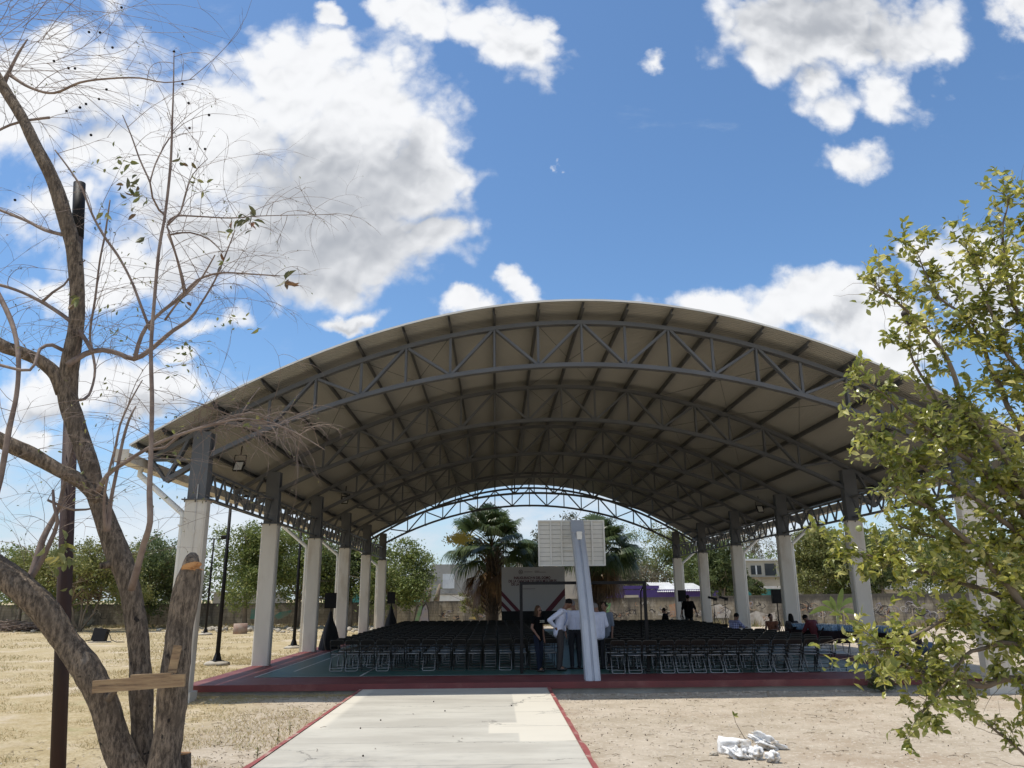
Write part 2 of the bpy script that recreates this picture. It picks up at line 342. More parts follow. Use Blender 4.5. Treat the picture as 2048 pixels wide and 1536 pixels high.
def pathmat():
    m = bpy.data.materials.new('concrete_screed'); m.use_nodes = True; t = m.node_tree; b = t.nodes['Principled BSDF']; b.inputs['Roughness'].default_value = .8
    c = t.nodes.new('ShaderNodeTexCoord').outputs['Object']; s = t.nodes.new('ShaderNodeSeparateXYZ'); t.links.new(c, s.inputs[0])
    mp = t.nodes.new('ShaderNodeMapping'); mp.inputs['Scale'].default_value = (.55, 1.6, 1); t.links.new(c, mp.inputs[0])
    a = noise_(mp.outputs[0], .9, 8, .6, t)
    col = mixc(smooth(a, .35, .66, t), (.40, .375, .32), (.49, .465, .40), t)
    col = mixc(smooth(noise_(mp.outputs[0], 5, 8, .7, t), .52, .75, t, 0, .45), col, (.29, .275, .24), t)
    # paler repair patch along the right edge, paler left edge
    e = math_('ADD', s.outputs[0], math_('MULTIPLY', math_('SUBTRACT', noise_(c, 2.2, 5, .6, t), .5), .35, t=t), t=t)
    y1 = math_('ADD', s.outputs[1], math_('MULTIPLY', math_('SUBTRACT', noise_(c, 1.7, 3, .5, t), .5), .6, t=t), t=t)
    pa = math_('MULTIPLY', smooth(e, .50, .54, t), math_('MULTIPLY', smooth(y1, 12.1, 12.2, t), smooth(y1, 17.9, 17.5, t), t=t), t=t)
    pb = math_('MULTIPLY', smooth(e, .05, .09, t), math_('MULTIPLY', smooth(y1, 12.8, 12.9, t), smooth(y1, 13.9, 13.8, t), t=t), t=t)
    pc = math_('MULTIPLY', smooth(e, -2.45, -2.6, t), smooth(y1, 13.2, 13.8, t), t=t)
    pm = math_('MAXIMUM', math_('MAXIMUM', pa, pb, t=t), pc, t=t)
    col = mixc(math_('MULTIPLY', pm, .75, t=t), col, (.62, .575, .48), t)
    # hairline cracks
    v = t.nodes.new('ShaderNodeTexVoronoi'); v.feature = 'DISTANCE_TO_EDGE'; v.inputs['Scale'].default_value = .5
    wv = vmath('ADD', mp.outputs[0], vmath('MULTIPLY', noise_(c, 3, 8, .7, t, color=True), (.5, .5, .5), t), t)
    t.links.new(wv, v.inputs['Vector'])
    cr = smooth(v.outputs['Distance'], .009, .003, t)
    cr = math_('MULTIPLY', cr, smooth(noise_(c, .8, 3, .5, t), .45, .55, t), t=t)
    col = mixc(math_('MULTIPLY', cr, .85, t=t), col, (.16, .15, .13), t)
    for yj in (10.35, 11.9, 13.25, 14.8, 16.2):
        j = math_('ABSOLUTE', math_('SUBTRACT', math_('ADD', s.outputs[1], math_('MULTIPLY', math_('SUBTRACT', noise_(c, 2, 6, .7, t), .5), .10, t=t), t=t), yj, t=t), t=t)
        j = math_('MULTIPLY', smooth(j, .018, .005, t, 0, .8), smooth(noise_(c, 1.5, 4, .6, t), .4, .5, t), t=t)
        col = mixc(j, col, (.2, .185, .16), t)
    t.links.new(col, b.inputs['Base Color'])
    bp = t.nodes.new('ShaderNodeBump'); bp.inputs['Strength'].default_value = .25; bp.inputs['Distance'].default_value = .01
    t.links.new(noise_(c, 40, 6, .7, t), bp.inputs['Height']); t.links.new(bp.outputs[0], b.inputs['Normal'])
    return m
GZ = -0.24
def gh(x, y):
    z = GZ + .035*noise.noise(Vector((x*.35, y*.35, 0))) + .015*noise.noise(Vector((x*1.4, y*1.4, 3)))
    return z
def axis(lo, hi, flo, fhi, st, gr=1.25):
    a = [flo+i*st for i in range(int((fhi-flo)/st)+1)]
    s = st; x = a[0]
    L = []
    while x > lo: s *= gr; x -= s; L.append(x)
    s = st; x = a[-1]; H = []
    while x < hi: s *= gr; x += s; H.append(x)
    return L[::-1]+a+H
g = MB(); ax = axis(-700, 700, -12, 14, .25); ay = axis(-200, 1500, 7, 22, .25)
g.add([(x, y, gh(x, y)) for y in ay for x in ax], [(j*len(ax)+i, j*len(ax)+i+1, (j+1)*len(ax)+i+1, (j+1)*len(ax)+i) for j in range(len(ay)-1) for i in range(len(ax)-1)], 0, True)
tag(g.build('ground', groundmat()), kind='structure')

# path with red kerbs
PX0, PX1, PZ = -2.95, 1.15, -0.115
p = MB(); p.box(((PX0+PX1)/2, 7.25, PZ-.25), (PX1-PX0, 22.5, .5)); tag(p.build('path', pathmat()), kind='structure')
k = MB()
for sgn, x0 in ((-1, PX0), (1, PX1)):
    ys = [-4+i*.25 for i in range(91)]; vs = []
    for y in ys:
        if y > 18.49: y = 18.49
        w = .07+.035*noise.noise(Vector((y*1.3, sgn*9, 0)))+.018*noise.noise(Vector((y*5, sgn*3, 0)))
        z = PZ+.012
        vs += [(x0-sgn*.003, y, z), (x0+sgn*w, y, z-.004), (x0+sgn*(w+.02), y, GZ-.1)]
    fs = []
    for i in range(len(ys)-1):
        for q in (0, 1):
            a = i*3+q; f = (a, a+1, a+4, a+3); fs.append(f if sgn < 0 else f[::-1])
    k.add(vs, fs)
tag(k.build('path_kerb', mat('faded_red_paint', (.30, .075, .07), .7, var=(.22, .055, .05), vscale=3, col3=(.42, .32, .26), s3=4)), kind='structure')

# court slab and markings
CX = 2.1
SX0, SX1, SY0, SY1 = -6.96, 11.16, 18.5, 48.6
c = MB(); c.box(((SX0+SX1)/2, (SY0+SY1)/2, -.07), (SX1-SX0, SY1-SY0, .14)); tag(c.build('court_slab', M['red']), kind='structure')
c = MB()
rg = random.Random(3)
n = 60
vs = []
for i in range(n+1):
    x = SX0+.1+(SX1-SX0-.2)*i/n; y = SY0+.09+.03*noise.noise(Vector((x*2, 0, 0)))
    vs += [(x, y, -.139), (x, y-.02+.05*noise.noise(Vector((x*3, 4, 0))), -.5)]
c.add(vs, [(2*i+1, 2*i+3, 2*i+2, 2*i) for i in range(n)])
tag(c.build('slab_footing', M['conc']), kind='structure')
GX0, GX1, GY0, GY1 = -5.85, 10.05, 20.15, 47.4
c = MB(); c.add([(GX0, GY0, .004), (GX1, GY0, .004), (GX1, GY1, .004), (GX0, GY1, .004)], [(0, 1, 2, 3)]); tag(c.build('court_surface', M['green']), kind='structure')
c = MB()
def ln(x0, y0, x1, y1, w=.05):
    d = Vector((x1-x0, y1-y0)).normalized(); nn = Vector((-d.y, d.x))*w/2
    c.add([(x0-nn.x, y0-nn.y, .008), (x1-nn.x, y1-nn.y, .008), (x1+nn.x, y1+nn.y, .008), (x0+nn.x, y0+nn.y, .008)], [(0, 1, 2, 3)])
ln(GX0, GY0, GX1, GY0); ln(GX0, GY0+.03, GX0, GY1-.03); ln(GX1, GY0+.03, GX1, GY1-.03); ln(GX0, GY1, GX1, GY1)
ln(-5.25, 21.6, -5.25, 46); ln(9.45, 21.6, 9.45, 46); ln(-3.3, GY0+.03, -3.2, 26.0)
ln(-3.3+10.8, GY0+.03, 7.4, 26.0)
tag(c.build('court_lines', M['line']), kind='structure')

# ------------------------------------------------------------------ arched roof over the court
def drop(d): return .0352*d*d-.00002*d**4
def roofz(d): return 8.57-drop(d)
def topz(d): return 8.27-drop(d)
def botz(d): return 7.2-(18.3-math.sqrt(18.3**2-d*d))
dome = empty('sports_dome', (CX, 33, 0), 'large arched steel canopy roof on two rows of cream pillars over the sports court', 'pavilion')
def dp(mb, name, m, par=None, label=None):
    o = mb.build(name, m, par or dome)
    if not par: o.matrix_parent_inverse = Matrix.Translation((-CX, -33, 0))
    if label: o['label'] = label
    return o
# sheet: fine ribs run along the arch
RY0, RY1 = 17.1, 48.35
s = MB(); nd = 44; per = .105; nper = int((RY1-RY0)/per)
prof = []
for i in range(nper):
    y = RY0+i*per; prof += [(y, 0), (y+per*.32, 0), (y+per*.5, .038), (y+per*.82, .038)]
prof.append((RY0+nper*per, 0))
HS = 10.2
ds = [-HS+2*HS*i/nd for i in range(nd+1)]
vs = [(CX+d, y, roofz(d)+h) for (y, h) in prof for d in ds]
fs = [(j*(nd+1)+i, j*(nd+1)+i+1, (j+1)*(nd+1)+i+1, (j+1)*(nd+1)+i) for j in range(len(prof)-1) for i in range(nd)]
s.add(vs, fs, 0); dp(s, 'roof_sheet', M['sheet'])
# flashing: pale edge strip on top of the front and rear edge
for yy0 in (RY0-.012, RY1-.02):
    fl = MB()
    for i in range(nd):
        a, b = ds[i], ds[i+1]
        za, zb = roofz(a)+.035, roofz(b)+.035
        fl.add([(CX+a, yy0, za-.035), (CX+b, yy0, zb-.035), (CX+b, yy0, zb+.012), (CX+a, yy0, za+.012), (CX+a, yy0+.15, za+.012), (CX+b, yy0+.15, zb+.012)], [(0, 1, 2, 3), (3, 2, 5, 4)])
    dp(fl, 'edge_flashing', M['white'])
# purlins
pn = [i*1.055 for i in range(-9, 10)]
for d in pn+[-10.02, 10.02]:
    m = MB(); sl_ = math.atan(-(.0704*d-.00008*d**3)); zc = roofz(d)-.085
    ux = Vector((math.cos(sl_), 0, math.sin(sl_))); uz = Vector((-math.sin(sl_), 0, math.cos(sl_)))
    Mx = Matrix((ux, Vector((0, 1, 0)), uz)).transposed()
    yc = (RY0+.05+RY1-.05)/2; L = RY1-RY0-.1; cc = Vector((CX+d, yc, zc))
    m.box(cc-ux*.028, (.006, L, .15), M=Mx); m.box(cc+uz*.072, (.05, L, .006), M=Mx); m.box(cc-uz*.072, (.05, L, .006), M=Mx)
    dp(m, 'purlin', M['purlin'])
# trusses
TY = [17.8+5.95*i for i in range(6)]
for ti, Y in enumerate(TY):
    m = MB()
    def bars(a, b, w, h, gap, up=(0, 1, 0)):
        for g_ in (-gap, gap):
            m.bar((CX+a[0], Y+g_, a[1]), (CX+b[0], Y+g_, b[1]), h, w, up=up)
    nn = [i*.5275 for i in range(-19, 20)]
    for a, b in zip(nn[:-1], nn[1:]):
        bars((a, topz(a)), (b, topz(b)), .06, .10, .055)
    bb = [-9.6]+[i*.5275 for i in range(-17, 18)]+[9.6]
    bz = lambda d: 4.45 if abs(d) > 9.5 else botz(d)
    for a, b in zip(bb[:-1], bb[1:]):
        bars((a, bz(a)), (b, bz(b)), .06, .10, .055)
    for i in range(-8, 9):
        d = i*1.055
        if abs(i) == 8: continue
        if i % 2 == 0: bars((d, topz(d)-.03), (d, botz(d)+.03), .05, .05, .045)
        else:
            m.bar((CX+d, Y, topz(d)-.03), (CX+d, Y, botz(d)+.03), .06, .055, up=(0, 1, 0))
    for i in range(-8, 9, 2):
        for sg in (-1, 1):
            d, e = i*1.055, (i+sg)*1.055
            if abs(e) > 8.5: continue
            bars((d+.05*sg, topz(d)-.05), (e-.04*sg, botz(e)+.05), .045, .06, .05)
    for sg in (-1, 1):
        bars((9.6*sg, 4.45), (10.0*sg, topz(10)+.02), .05, .06, .055)
        bars((9.6*sg, 4.45), (9.15*sg, topz(9.15)-.02), .05, .06, .055)
        bars((8.95*sg, botz(8.9)+.05), (10.0*sg, topz(10)-.02), .05, .05, .04)
    for i in (-6, -3, 0, 3, 6):
        d = i*1.055
        m.box((CX+d, Y, botz(d)-.02), (.16, .13, .08))
    dp(m, 'arch_truss', M['steel'])
# crossed tie rods between trusses
for ti in range(5):
    m = MB()
    for a in (-7.4, -5.3, -1.05, 3.15, 5.3):
        for (x0, x1) in ((a, a+2.1), (a+2.1, a)):
            m.tube([(CX+x0, TY[ti]+.1, topz(x0)+.02), (CX+x1, TY[ti+1]-.1, topz(x1)+.02)], .007, 5)
    dp(m, 'tie_rods', M['purlin'])
# columns with steel stubs
for side in (-1, 1):
    for ti, Y in enumerate(TY):
        xc = CX+side*8.83
        m = MB(); ch = .035; hx, hy = .245, .15
        prof2 = [(-hx+ch, -hy), (hx-ch, -hy), (hx, -hy+ch), (hx, hy-ch), (hx-ch, hy), (-hx+ch, hy), (-hx, hy-ch), (-hx, -hy+ch)]
        vs = []
        for z, t in ((-.5, 1), (4.0, 1)): vs += [(xc+x*t, Y+y*t, z) for x, y in prof2]
        m.add(vs, [(i, (i+1) % 8, 8+(i+1) % 8, 8+i) for i in range(8)]+[tuple(range(8, 16))])
        m.box((xc, Y, -.2), (.62, .42, .30))
        col = dp(m, 'column', M['cream'])
        m = MB(); m.box((xc, Y, 4.012), (.60, .42, .024))
        for bx in (-.24, 0, .24):
            for by in (-.17, .17): m.tube([(xc+bx, Y+by, 3.95), (xc+bx, Y+by, 4.06)], .014, 6)
        m.box((xc, Y, 4.8), (.34, .26, 1.54)); m.box((xc, Y-.135, 4.8), (.40, .012, 1.54)); m.box((xc, Y+.135, 4.8), (.40, .012, 1.54))
        o_ = m.build('steel_stub', M['steel'], col)
        if ti in (0, 2, 3, 5):   # rain pipe from the gutter to the pillar
            m = MB(); xo = CX+side*10.28
            m.tube([(xo, Y+.2, 4.85), (xo, Y+.15, 4.62), (CX+side*9.16, Y+.02, 3.72), (CX+side*9.13, Y, 3.6), (CX+side*9.13, Y, -.1)], .065, 10)
            m.box((CX+side*9.13, Y, 3.45), (.15, .15, .03))
            dp(m, 'rain_pipe', M['white'])
    m = MB(); xg = CX+side*10.33
    m.box((xg, (RY0+RY1)/2, 4.78), (.30, RY1-RY0, .006)); m.box((xg+side*.15, (RY0+RY1)/2, 4.93), (.006, RY1-RY0, .30)); m.box((xg-side*.15, (RY0+RY1)/2, 4.88), (.006, RY1-RY0, .2))
    m.box((xg, RY0-.003, 4.92), (.30, .006, .28)); m.box((xg, RY1+.003, 4.92), (.30, .006, .28))
    m.bar((xg+side*.13, RY0+.3, 5.07), (xg+side*.13, RY1-.3, 5.07), .04, .006)
    dp(m, 'gutter', M['cream'])
    for ti in range(5):
        m = MB(); x = CX+side*8.83; y0, y1 = TY[ti]+.14, TY[ti+1]-.14; zt, zb = 4.72, 4.10
        for g_ in (-.04, .04): m.bar((x+g_, y0, zt), (x+g_, y1, zt), .04, .05); m.bar((x+g_, y0, zb), (x+g_, y1, zb), .04, .05)
        npn = 8; 
        for i in range(npn):
            a = y0+(y1-y0)*i/npn; b = y0+(y1-y0)*(i+.5)/npn; e = y0+(y1-y0)*(i+1)/npn
            m.bar((x, a, zt), (x, b, zb), .045, .04, up=(1, 0, 0)); m.bar((x, b, zb), (x, e, zt), .045, .04, up=(1, 0, 0))
        dp(m, 'eave_truss', M['steel'])
# conduit on the first left pillar
m = MB(); m.tube([(CX-8.80, 17.63, 4.35), (CX-8.80, 17.63, 3.0), (CX-8.79, 17.635, -.1)], .011, 6); m.box((CX-8.80, 17.635, 3.3), (.05, .03, .09))
dp(m, 'conduit', M['cream'])

# floodlights hanging off purlins
def floodlight(px, py, Y, label):
    p_ = at(px, py, Y); r = empty('floodlight', p_, label, 'floodlight', 'floodlights under the arched roof')
    m = MB(); m.box((0, 0, 0), (.26, .06, .34), M=Matrix.Rotation(R(-35), 3, 'X')); m.build('lamp_body', M['black'], r)
    m = MB(); m.box((0, -.035, -.005), (.2, .01, .28), M=Matrix.Rotation(R(-35), 3, 'X')); m.build('glass', M['white'], r)
    m = MB(); m.tube([(-.15, 0, 0), (-.15, .08, .30), (.15, .08, .30), (.15, 0, 0)], .014, 6); m.tube([(0, .08, .3), (0, .12, .55)], .016, 6); m.build('bracket', M['black'], r)
floodlight(478, 932, 20.4, 'small black floodlight hanging under the roof just inside the front left pillar')
floodlight(1803, 925, 20.4, 'small black floodlight hanging under the roof behind the leafy tree at right')
floodlight(1520, 1018, 32, 'small black floodlight under the right side of the roof, farther back')
floodlight(690, 1000, 30, 'small black floodlight under the left side of the roof, farther back')

def wpart(mb, name, m, root):     # part whose mesh is given in world coordinates
    o = mb.build(name, m, root); o.matrix_parent_inverse = Matrix.Translation(-Vector(root.location)); return o

# ------------------------------------------------------------------ folding chairs
def chair_parts(lean=0.0):
    fr, leg, seat, back = MB(), MB(), MB(), MB(); w = .172; r = .0105
    def arc(pts, rad=.035):
        out = [Vector(pts[0])]
        for a, b, c_ in zip(pts[:-2], pts[1:-1], pts[2:]):
            a, b, c_ = Vector(a), Vector(b), Vector(c_)
            out += [b+(a-b).normalized()*rad, b+((a-b).normalized()+(c_-b).normalized())*rad*.3, b+(c_-b).normalized()*rad]
        return out+[Vector(pts[-1])]
    fr.tube(arc([(-w, .40, .0), (-w, .0, .775), (w, .0, .775), (w, .40, .0)], .04), r, 6)
    fr.tube([(-w, .36, .08), (w, .36, .08)], .008, 5); fr.tube([(-w, .06, .63), (w, .06, .63)], .007, 5); fr.tube([(-w, .115, .545), (w, .115, .545)], .007, 5)
    leg.tube(arc([(-w+.022, .30, .44), (-w+.012, -.01, .012), (w-.012, -.01, .012), (w-.022, .30, .44)], .04), .0095, 6)
    leg.tube([(-w+.02, .035, .075), (w-.02, .035, .075)], .006, 5)
    seat.add([(-w+.012, .14, .425), (w-.012, .14, .425), (w-.012, .48, .445), (-w+.012, .48, .445), (-w+.012, .14, .400), (w-.012, .14, .400), (w-.012, .48, .425), (-w+.012, .48, .425)],
             [(0, 1, 2, 3), (7, 6, 5, 4), (0, 4, 5, 1), (1, 5, 6, 2), (2, 6, 7, 3), (3, 7, 4, 0)])
    seat.tube([(-w+.015, .135, .418), (w-.015, .135, .418)], .010, 6, m=1)  # pale rim: light catching the rear seat edge, put into the colour
    vs = []
    for z, y in ((.655, .05), (.70, .026), (.765, .0)):
        for i in range(5):
            t = i/4*2-1; vs.append((t*(w-.006), y+.02*(1-t*t), z))
    back.add(vs, [(j*5+i, j*5+i+1, (j+1)*5+i+1, (j+1)*5+i) for j in range(2) for i in range(4)], 0, True)
    b = len(back.v); back.add([(x, y+.012, z) for x, y, z in vs], [(j*5+i, (j+1)*5+i, (j+1)*5+i+1, j*5+i+1) for j in range(2) for i in range(4)], 0, True)
    return fr, leg, seat, back
_fr, _leg, _seat, _back = chair_parts()
proto = bpy.data.objects.new('folding_chair', None); proto.empty_display_size = .1; COL.objects.link(proto)
_fr.build('frame', M['chairtube'], proto); _leg.build('leg_loop', M['chairleg'], proto)
_seat.build('seat', [M['chairdark'], M['chairleg']], proto); _back.build('backrest', M['chairdark'], proto)
pk = kids(proto)
proto_dark_leg = pk[1].data.copy(); proto_dark_leg.materials[0] = M['chairtube']
one = MB()
for q, mi in ((_fr, 0), (_leg, 1), (_seat, 2), (_back, 2)):
    one.add(q.v, q.f, mi, True)
one_me = one.mesh('folding_chair', [M['chairtube'], M['chairleg'], M['chairdark']])
ords = ['first', 'second', 'third', 'fourth', 'fifth', 'sixth', 'seventh', 'eighth', 'ninth', 'tenth', 'eleventh', 'twelfth', 'thirteenth', 'fourteenth', 'fifteenth', 'sixteenth', 'seventeenth', 'eighteenth']
spots = []
rc = random.Random(11)
for row in range(17):
    for blk, (xa, xb, n_, y0) in enumerate(((-4.14, 1.46, 15, 21.45), (3.02, 8.62, 15, 20.05))):
        for i in range(n_):
            if blk == 1 and row >= 7 and row <= 9 and i >= 13: continue
            x = xa+(xb-xa)*i/(n_-1)+rc.uniform(-.012, .012); y = y0+row*1.04+rc.uniform(-.03, .03)
            if blk == 0: y -= .15*i/14
            spots.append((row, blk, i, x, y, rc.uniform(-.05, .05)))
spots.sort(key=lambda s_: (s_[0], s_[1], s_[2]))
first = True
G = 'black folding chairs in rows under the roof'
for idx, (row, blk, i, x, y, rz) in enumerate(spots[:300]):
    side = 'left' if blk == 0 else 'right'
    lab = 'black folding chair, %s from the left in the %s row, %s block' % (ords[i], 'nearest' if row == 0 else ords[row], side)
    if row < 3:
        if first: o = proto; first = False
        else:
            o = proto.copy(); COL.objects.link(o)
            for ch in pk:
                k_ = ch.copy(); COL.objects.link(k_); k_.parent = o
                if ch.name.startswith('leg_loop') and (rc.random() < .38): k_.data = proto_dark_leg
    else:
        o = bpy.data.objects.new('folding_chair', one_me); COL.objects.link(o)
    o.location = (x, y, .008); o.rotation_euler = (0, 0, rz)
    tag(o, lab, 'chair', G)
rest = MB()
for (row, blk, i, x, y, rz) in spots[300:]:
    Q = Matrix.Rotation(rz, 3, 'Z')
    for q, mi in ((_fr, 0), (_seat, 2), (_back, 2)):
        rest.add([Q @ Vector(v)+Vector((x, y, .008)) for v in q.v], q.f, mi)
tag(rest.build('far_folding_chairs', [M['chairtube'], M['chairleg'], M['chairdark']]), 'dark mass of folding chairs filling the farthest rows', 'chairs', kind='stuff')

# ------------------------------------------------------------------ basketball hoop seen from behind
hoop = empty('basketball_hoop', (2.2, 18.8, 0), 'blue-grey leaning basketball post with white slatted backboard seen from behind', 'basketball hoop')
m = MB()
# post: two faced, tapered, leaning into the court, groove down the back
lv = []
for z, y, w, dpt in ((0, 18.62, .17, .40), (1.3, 19.25, .165, .36), (2.6, 20.2, .17, .32), (3.80, 21.25, .175, .28)):
    xc = 2.22-.0*z
    lv.append([(xc-w, y+dpt, z), (xc-w, y+.05, z), (xc-w+.05, y, z), (xc-.025, y-.005, z), (xc-.012, y+.045, z), (xc+.02, y+.045, z), (xc+.033, y-.005, z), (xc+w-.05, y, z), (xc+w, y+.05, z), (xc+w, y+dpt, z)])
vs = [v for l in lv for v in l]; n = 10
m.add(vs, [(j*n+i, j*n+(i+1) % n, (j+1)*n+(i+1) % n, (j+1)*n+i) for j in range(3) for i in range(n)]+[tuple(range(30, 40))])
post = wpart(m, 'post', M['greypaint'], hoop)
m = MB(); m.box((2.22, 21.13, 3.66), (.345, .03, .46), M=Matrix.Rotation(R(-41), 3, 'X')); wpart(m, 'head_plate', M['greypaint'], hoop)
m = MB(); m.box((2.23, 20.85, 3.40), (.14, .12, .2)); m.box((2.23, 21.4, 3.35), (.10, .7, .1)); wpart(m, 'bracket', M['white'], hoop)
M['boardw'] = mat('cream_board', (.70, .68, .62), .6, var=(.64, .62, .56), vscale=3)
BW = (1.20, 3.00, 2.66, 3.86); BY = 21.72
m = MB(); m.box(((BW[0]+BW[1])/2, BY+.035, (BW[2]+BW[3])/2), (BW[1]-BW[0], .02, BW[3]-BW[2]), m=1)
nb = 10
for i in range(nb):
    z = BW[2]+(BW[3]-BW[2])*(i+.5)/nb
    m.box(((BW[0]+BW[1])/2, BY+.008, z), (BW[1]-BW[0]-.02, .02, (BW[3]-BW[2])/nb-.010))
wpart(m, 'backboard', [M['boardw'], mat('board_groove_shade', (.33, .32, .29))], hoop)  # backing coloured grey so the slat gaps carry painted groove shade
m = MB()
for x in (BW[0], BW[0]+.33, BW[0]+.63, BW[1]-.63, BW[1]-.33, BW[1]): m.box((x, BY-.030, (BW[2]+BW[3])/2), (.040, .055, BW[3]-BW[2]-.03 if x not in (BW[0], BW[1]) else BW[3]-BW[2]+.03))
for z in (BW[2], BW[3]): m.box(((BW[0]+BW[1])/2, BY-.031, z), (BW[1]-BW[0]-.03, .054, .038))
for z in (3.08, 3.47): m.box((2.1, BY-.03, z), (.56, .035, .03))
wpart(m, 'board_frame', M['white'], hoop)
m = MB(); ring = [(2.1+.225*math.cos(a), BY+.38+.225*math.sin(a), 2.86) for a in [2*math.pi*i/20 for i in range(21)]]
m.tube(ring, .01, 6); m.box((2.1, BY+.1, 2.86), (.12, .12, .05)); wpart(m, 'rim', mat('rim_paint', (.5, .09, .03)), hoop)

# ------------------------------------------------------------------ football goal frame
goal = empty('football_goal', (2.1, 20.5, 0), 'black square-tube football goal frame standing at the front edge of the court', 'goal')
gx0, gx1, gy = .66, 3.83, 20.5
for x in (gx0, gx1):
    m = MB(); m.bar((x, gy, 0), (x, gy, 2.14), .075, .075); wpart(m, 'goal_post', M['black'], goal)
m = MB(); m.bar((gx0-.037, gy, 2.178), (gx1+.037, gy, 2.178), .075, .075); wpart(m, 'crossbar', M['black'], goal)
m = MB()
for x in (gx0, gx1):
    m.tube([(x, gy+.04, 2.14), (x, gy+.55, 1.95), (x, gy+.95, .03)], .018, 6); m.tube([(x, gy+.04, .03), (x, gy+.95, .03)], .018, 6)
m.tube([(gx0, gy+.95, .03), (gx1, gy+.95, .03)], .018, 6)
wpart(m, 'back_stay', M['black'], goal)

# ------------------------------------------------------------------ speakers on draped stands
def speaker(x, y, zt, label, slabel, cloth=True, w=.40, lean=0):
    r = empty('loudspeaker', (x, y, zt-.56), label, 'speaker', 'black loudspeakers raised on stands')
    m = MB(); m.add([(-w/2, -.15, 0), (w/2, -.15, 0), (w/2-.06, .18, 0), (-w/2+.06, .18, 0), (-w/2, -.15, .56), (w/2, -.15, .56), (w/2-.06, .18, .56), (-w/2+.06, .18, .56)],
                    [(0, 3, 2, 1), (4, 5, 6, 7), (0, 1, 5, 4), (1, 2, 6, 5), (2, 3, 7, 6), (3, 0, 4, 7)]); m.build('cabinet', M['black'], r)
    m = MB(); m.box((0, -.156, .28), (w-.05, .01, .5)); m.build('grille', M['blackcloth'], r)
    zb = zt-.56
    r = empty('speaker_stand', (x, y, 0), slabel, 'speaker stand', 'stands under the loudspeakers')
    m = MB(); m.tube([(0, 0, .02), (0, 0, zb-.003)], .022, 8); m.build('pole', M['black'], r)
    for k_ in range(3):
        a = k_*2.094+.5; m = MB(); m.tube([(0, 0, .9 if not cloth else .8), (.42*math.cos(a), .42*math.sin(a), .02)], .014, 6); m.build('leg', M['black'], r)
    if cloth:
        m = MB(); n = 26; vs = []
        for j, (z, rr) in enumerate(((zb-.12, .05), (zb-.45, .13), (zb*.5, .26), (.25, .40), (.012, .46))):
            for i in range(n):
                a = 2*math.pi*i/n; q = 1+.09*math.sin(a*7+j*.4)*(j/4); tri = .86+.14*math.cos(3*(a-.5))
                vs.append((rr*q*tri*math.cos(a), rr*q*tri*math.sin(a), z))
        m.add(vs, [(j*n+i, (j+1)*n+i, (j+1)*n+(i+1) % n, j*n+(i+1) % n) for j in range(4) for i in range(n)], 0, True); m.build('drape', M['blackcloth'], r)
speaker(-6.2, 30.6, 2.04, 'black loudspeaker beside the third left pillar, nearest on the left', 'stand draped in black cloth beside the third left pillar', w=.44)
speaker(-5.2, 40.5, 2.12, 'black loudspeaker beside the farthest left pillar', 'stand draped in black cloth beside the farthest left pillar')
speaker(11.62, 33.0, 2.06, 'black loudspeaker against the fourth right pillar, above the seated people', 'bare black speaker stand in front of the right pillars behind the seated people', cloth=False, w=.44)
speaker(9.42, 40.5, 2.10, 'black loudspeaker behind the standing man in black', 'bare black speaker stand behind the standing man in black', cloth=False)

# stage-light stands with twin lamps
for i, (x, y, lab) in enumerate(((10.36, 38, 'tripod with spotlight, left one of the pair by the right pillars'), (10.95, 38.2, 'tripod with spotlight, right one of the pair by the right pillars'))):
    r = empty('light_stand', (x, y, 0), lab, 'light stand', 'tripod light stands by the right pillars')
    m = MB(); m.tube([(0, 0, .3), (0, 0, 1.66)], .016, 6); m.build('pole', M['black'], r)
    for k_ in range(3):
        a = k_*2.094; m = MB(); m.tube([(0, 0, 1.0), (.45*math.cos(a), .45*math.sin(a), .01)], .012, 5); m.build('leg', M['black'], r)
    m = MB(); m.box((-.1, 0, 1.72), (.3, .16, .1), M=Matrix.Rotation(R(14), 3, 'Y')); m.box((.08, 0, 1.66), (.12, .2, .14)); m.build('lamp_head', M['black'], r)
    m = MB(); m.tube([(-.15, 0, 1.36), (.12, 0, 1.44)], .014, 5); m.build('arm', M['black'], r)

# ------------------------------------------------------------------ event backdrop with lettering
bd = empty('event_backdrop', (2.14, 45, 0), 'large grey-white printed event backdrop with red diagonal stripes behind the chairs', 'banner')
BX0, BX1, BZ0, BZ1, BYY = .36, 3.92, .35, 3.46, 45.0
M['banner'] = mat('banner_white', (.42, .405, .40), .7, var=(.39, .375, .375), vscale=.6)
M['maroon'] = mat('banner_maroon', (.11, .008, .022), .6); M['maroondark'] = mat('banner_text', (.075, .008, .02), .6); M['grprint'] = mat('banner_grey_print', (.16, .14, .14), .6); M['pinkgrey'] = mat('banner_pink', (.36, .30, .31), .6)
m = MB(); m.box(((BX0+BX1)/2, BYY+.03, (BZ0+BZ1)/2), (BX1-BX0, .05, BZ1-BZ0)); wpart(m, 'panel', M['banner'], bd)
m = MB()
yy1 = BYY-.002
def poly(mb, pts, y): mb.add([(x, y, z) for x, z in pts], [tuple(range(len(pts)))])
zb = 1.07
poly(m, [(BX0, 2.16), (BX0, 1.90), (1.14, zb), (1.40, zb)], yy1)
poly(m, [(BX0, 1.62), (BX0, 1.36), (.66, zb), (.92, zb)], yy1)
poly(m, [(BX1, 2.16), (3.0, zb), (2.82, zb), (BX1, 1.9)][::1], yy1)
poly(m, [(BX1, 2.30), (2.78, zb), (3.14, zb), (BX1, 1.92)], yy1-.002)
wpart(m, 'red_stripes', M['maroon'], bd)
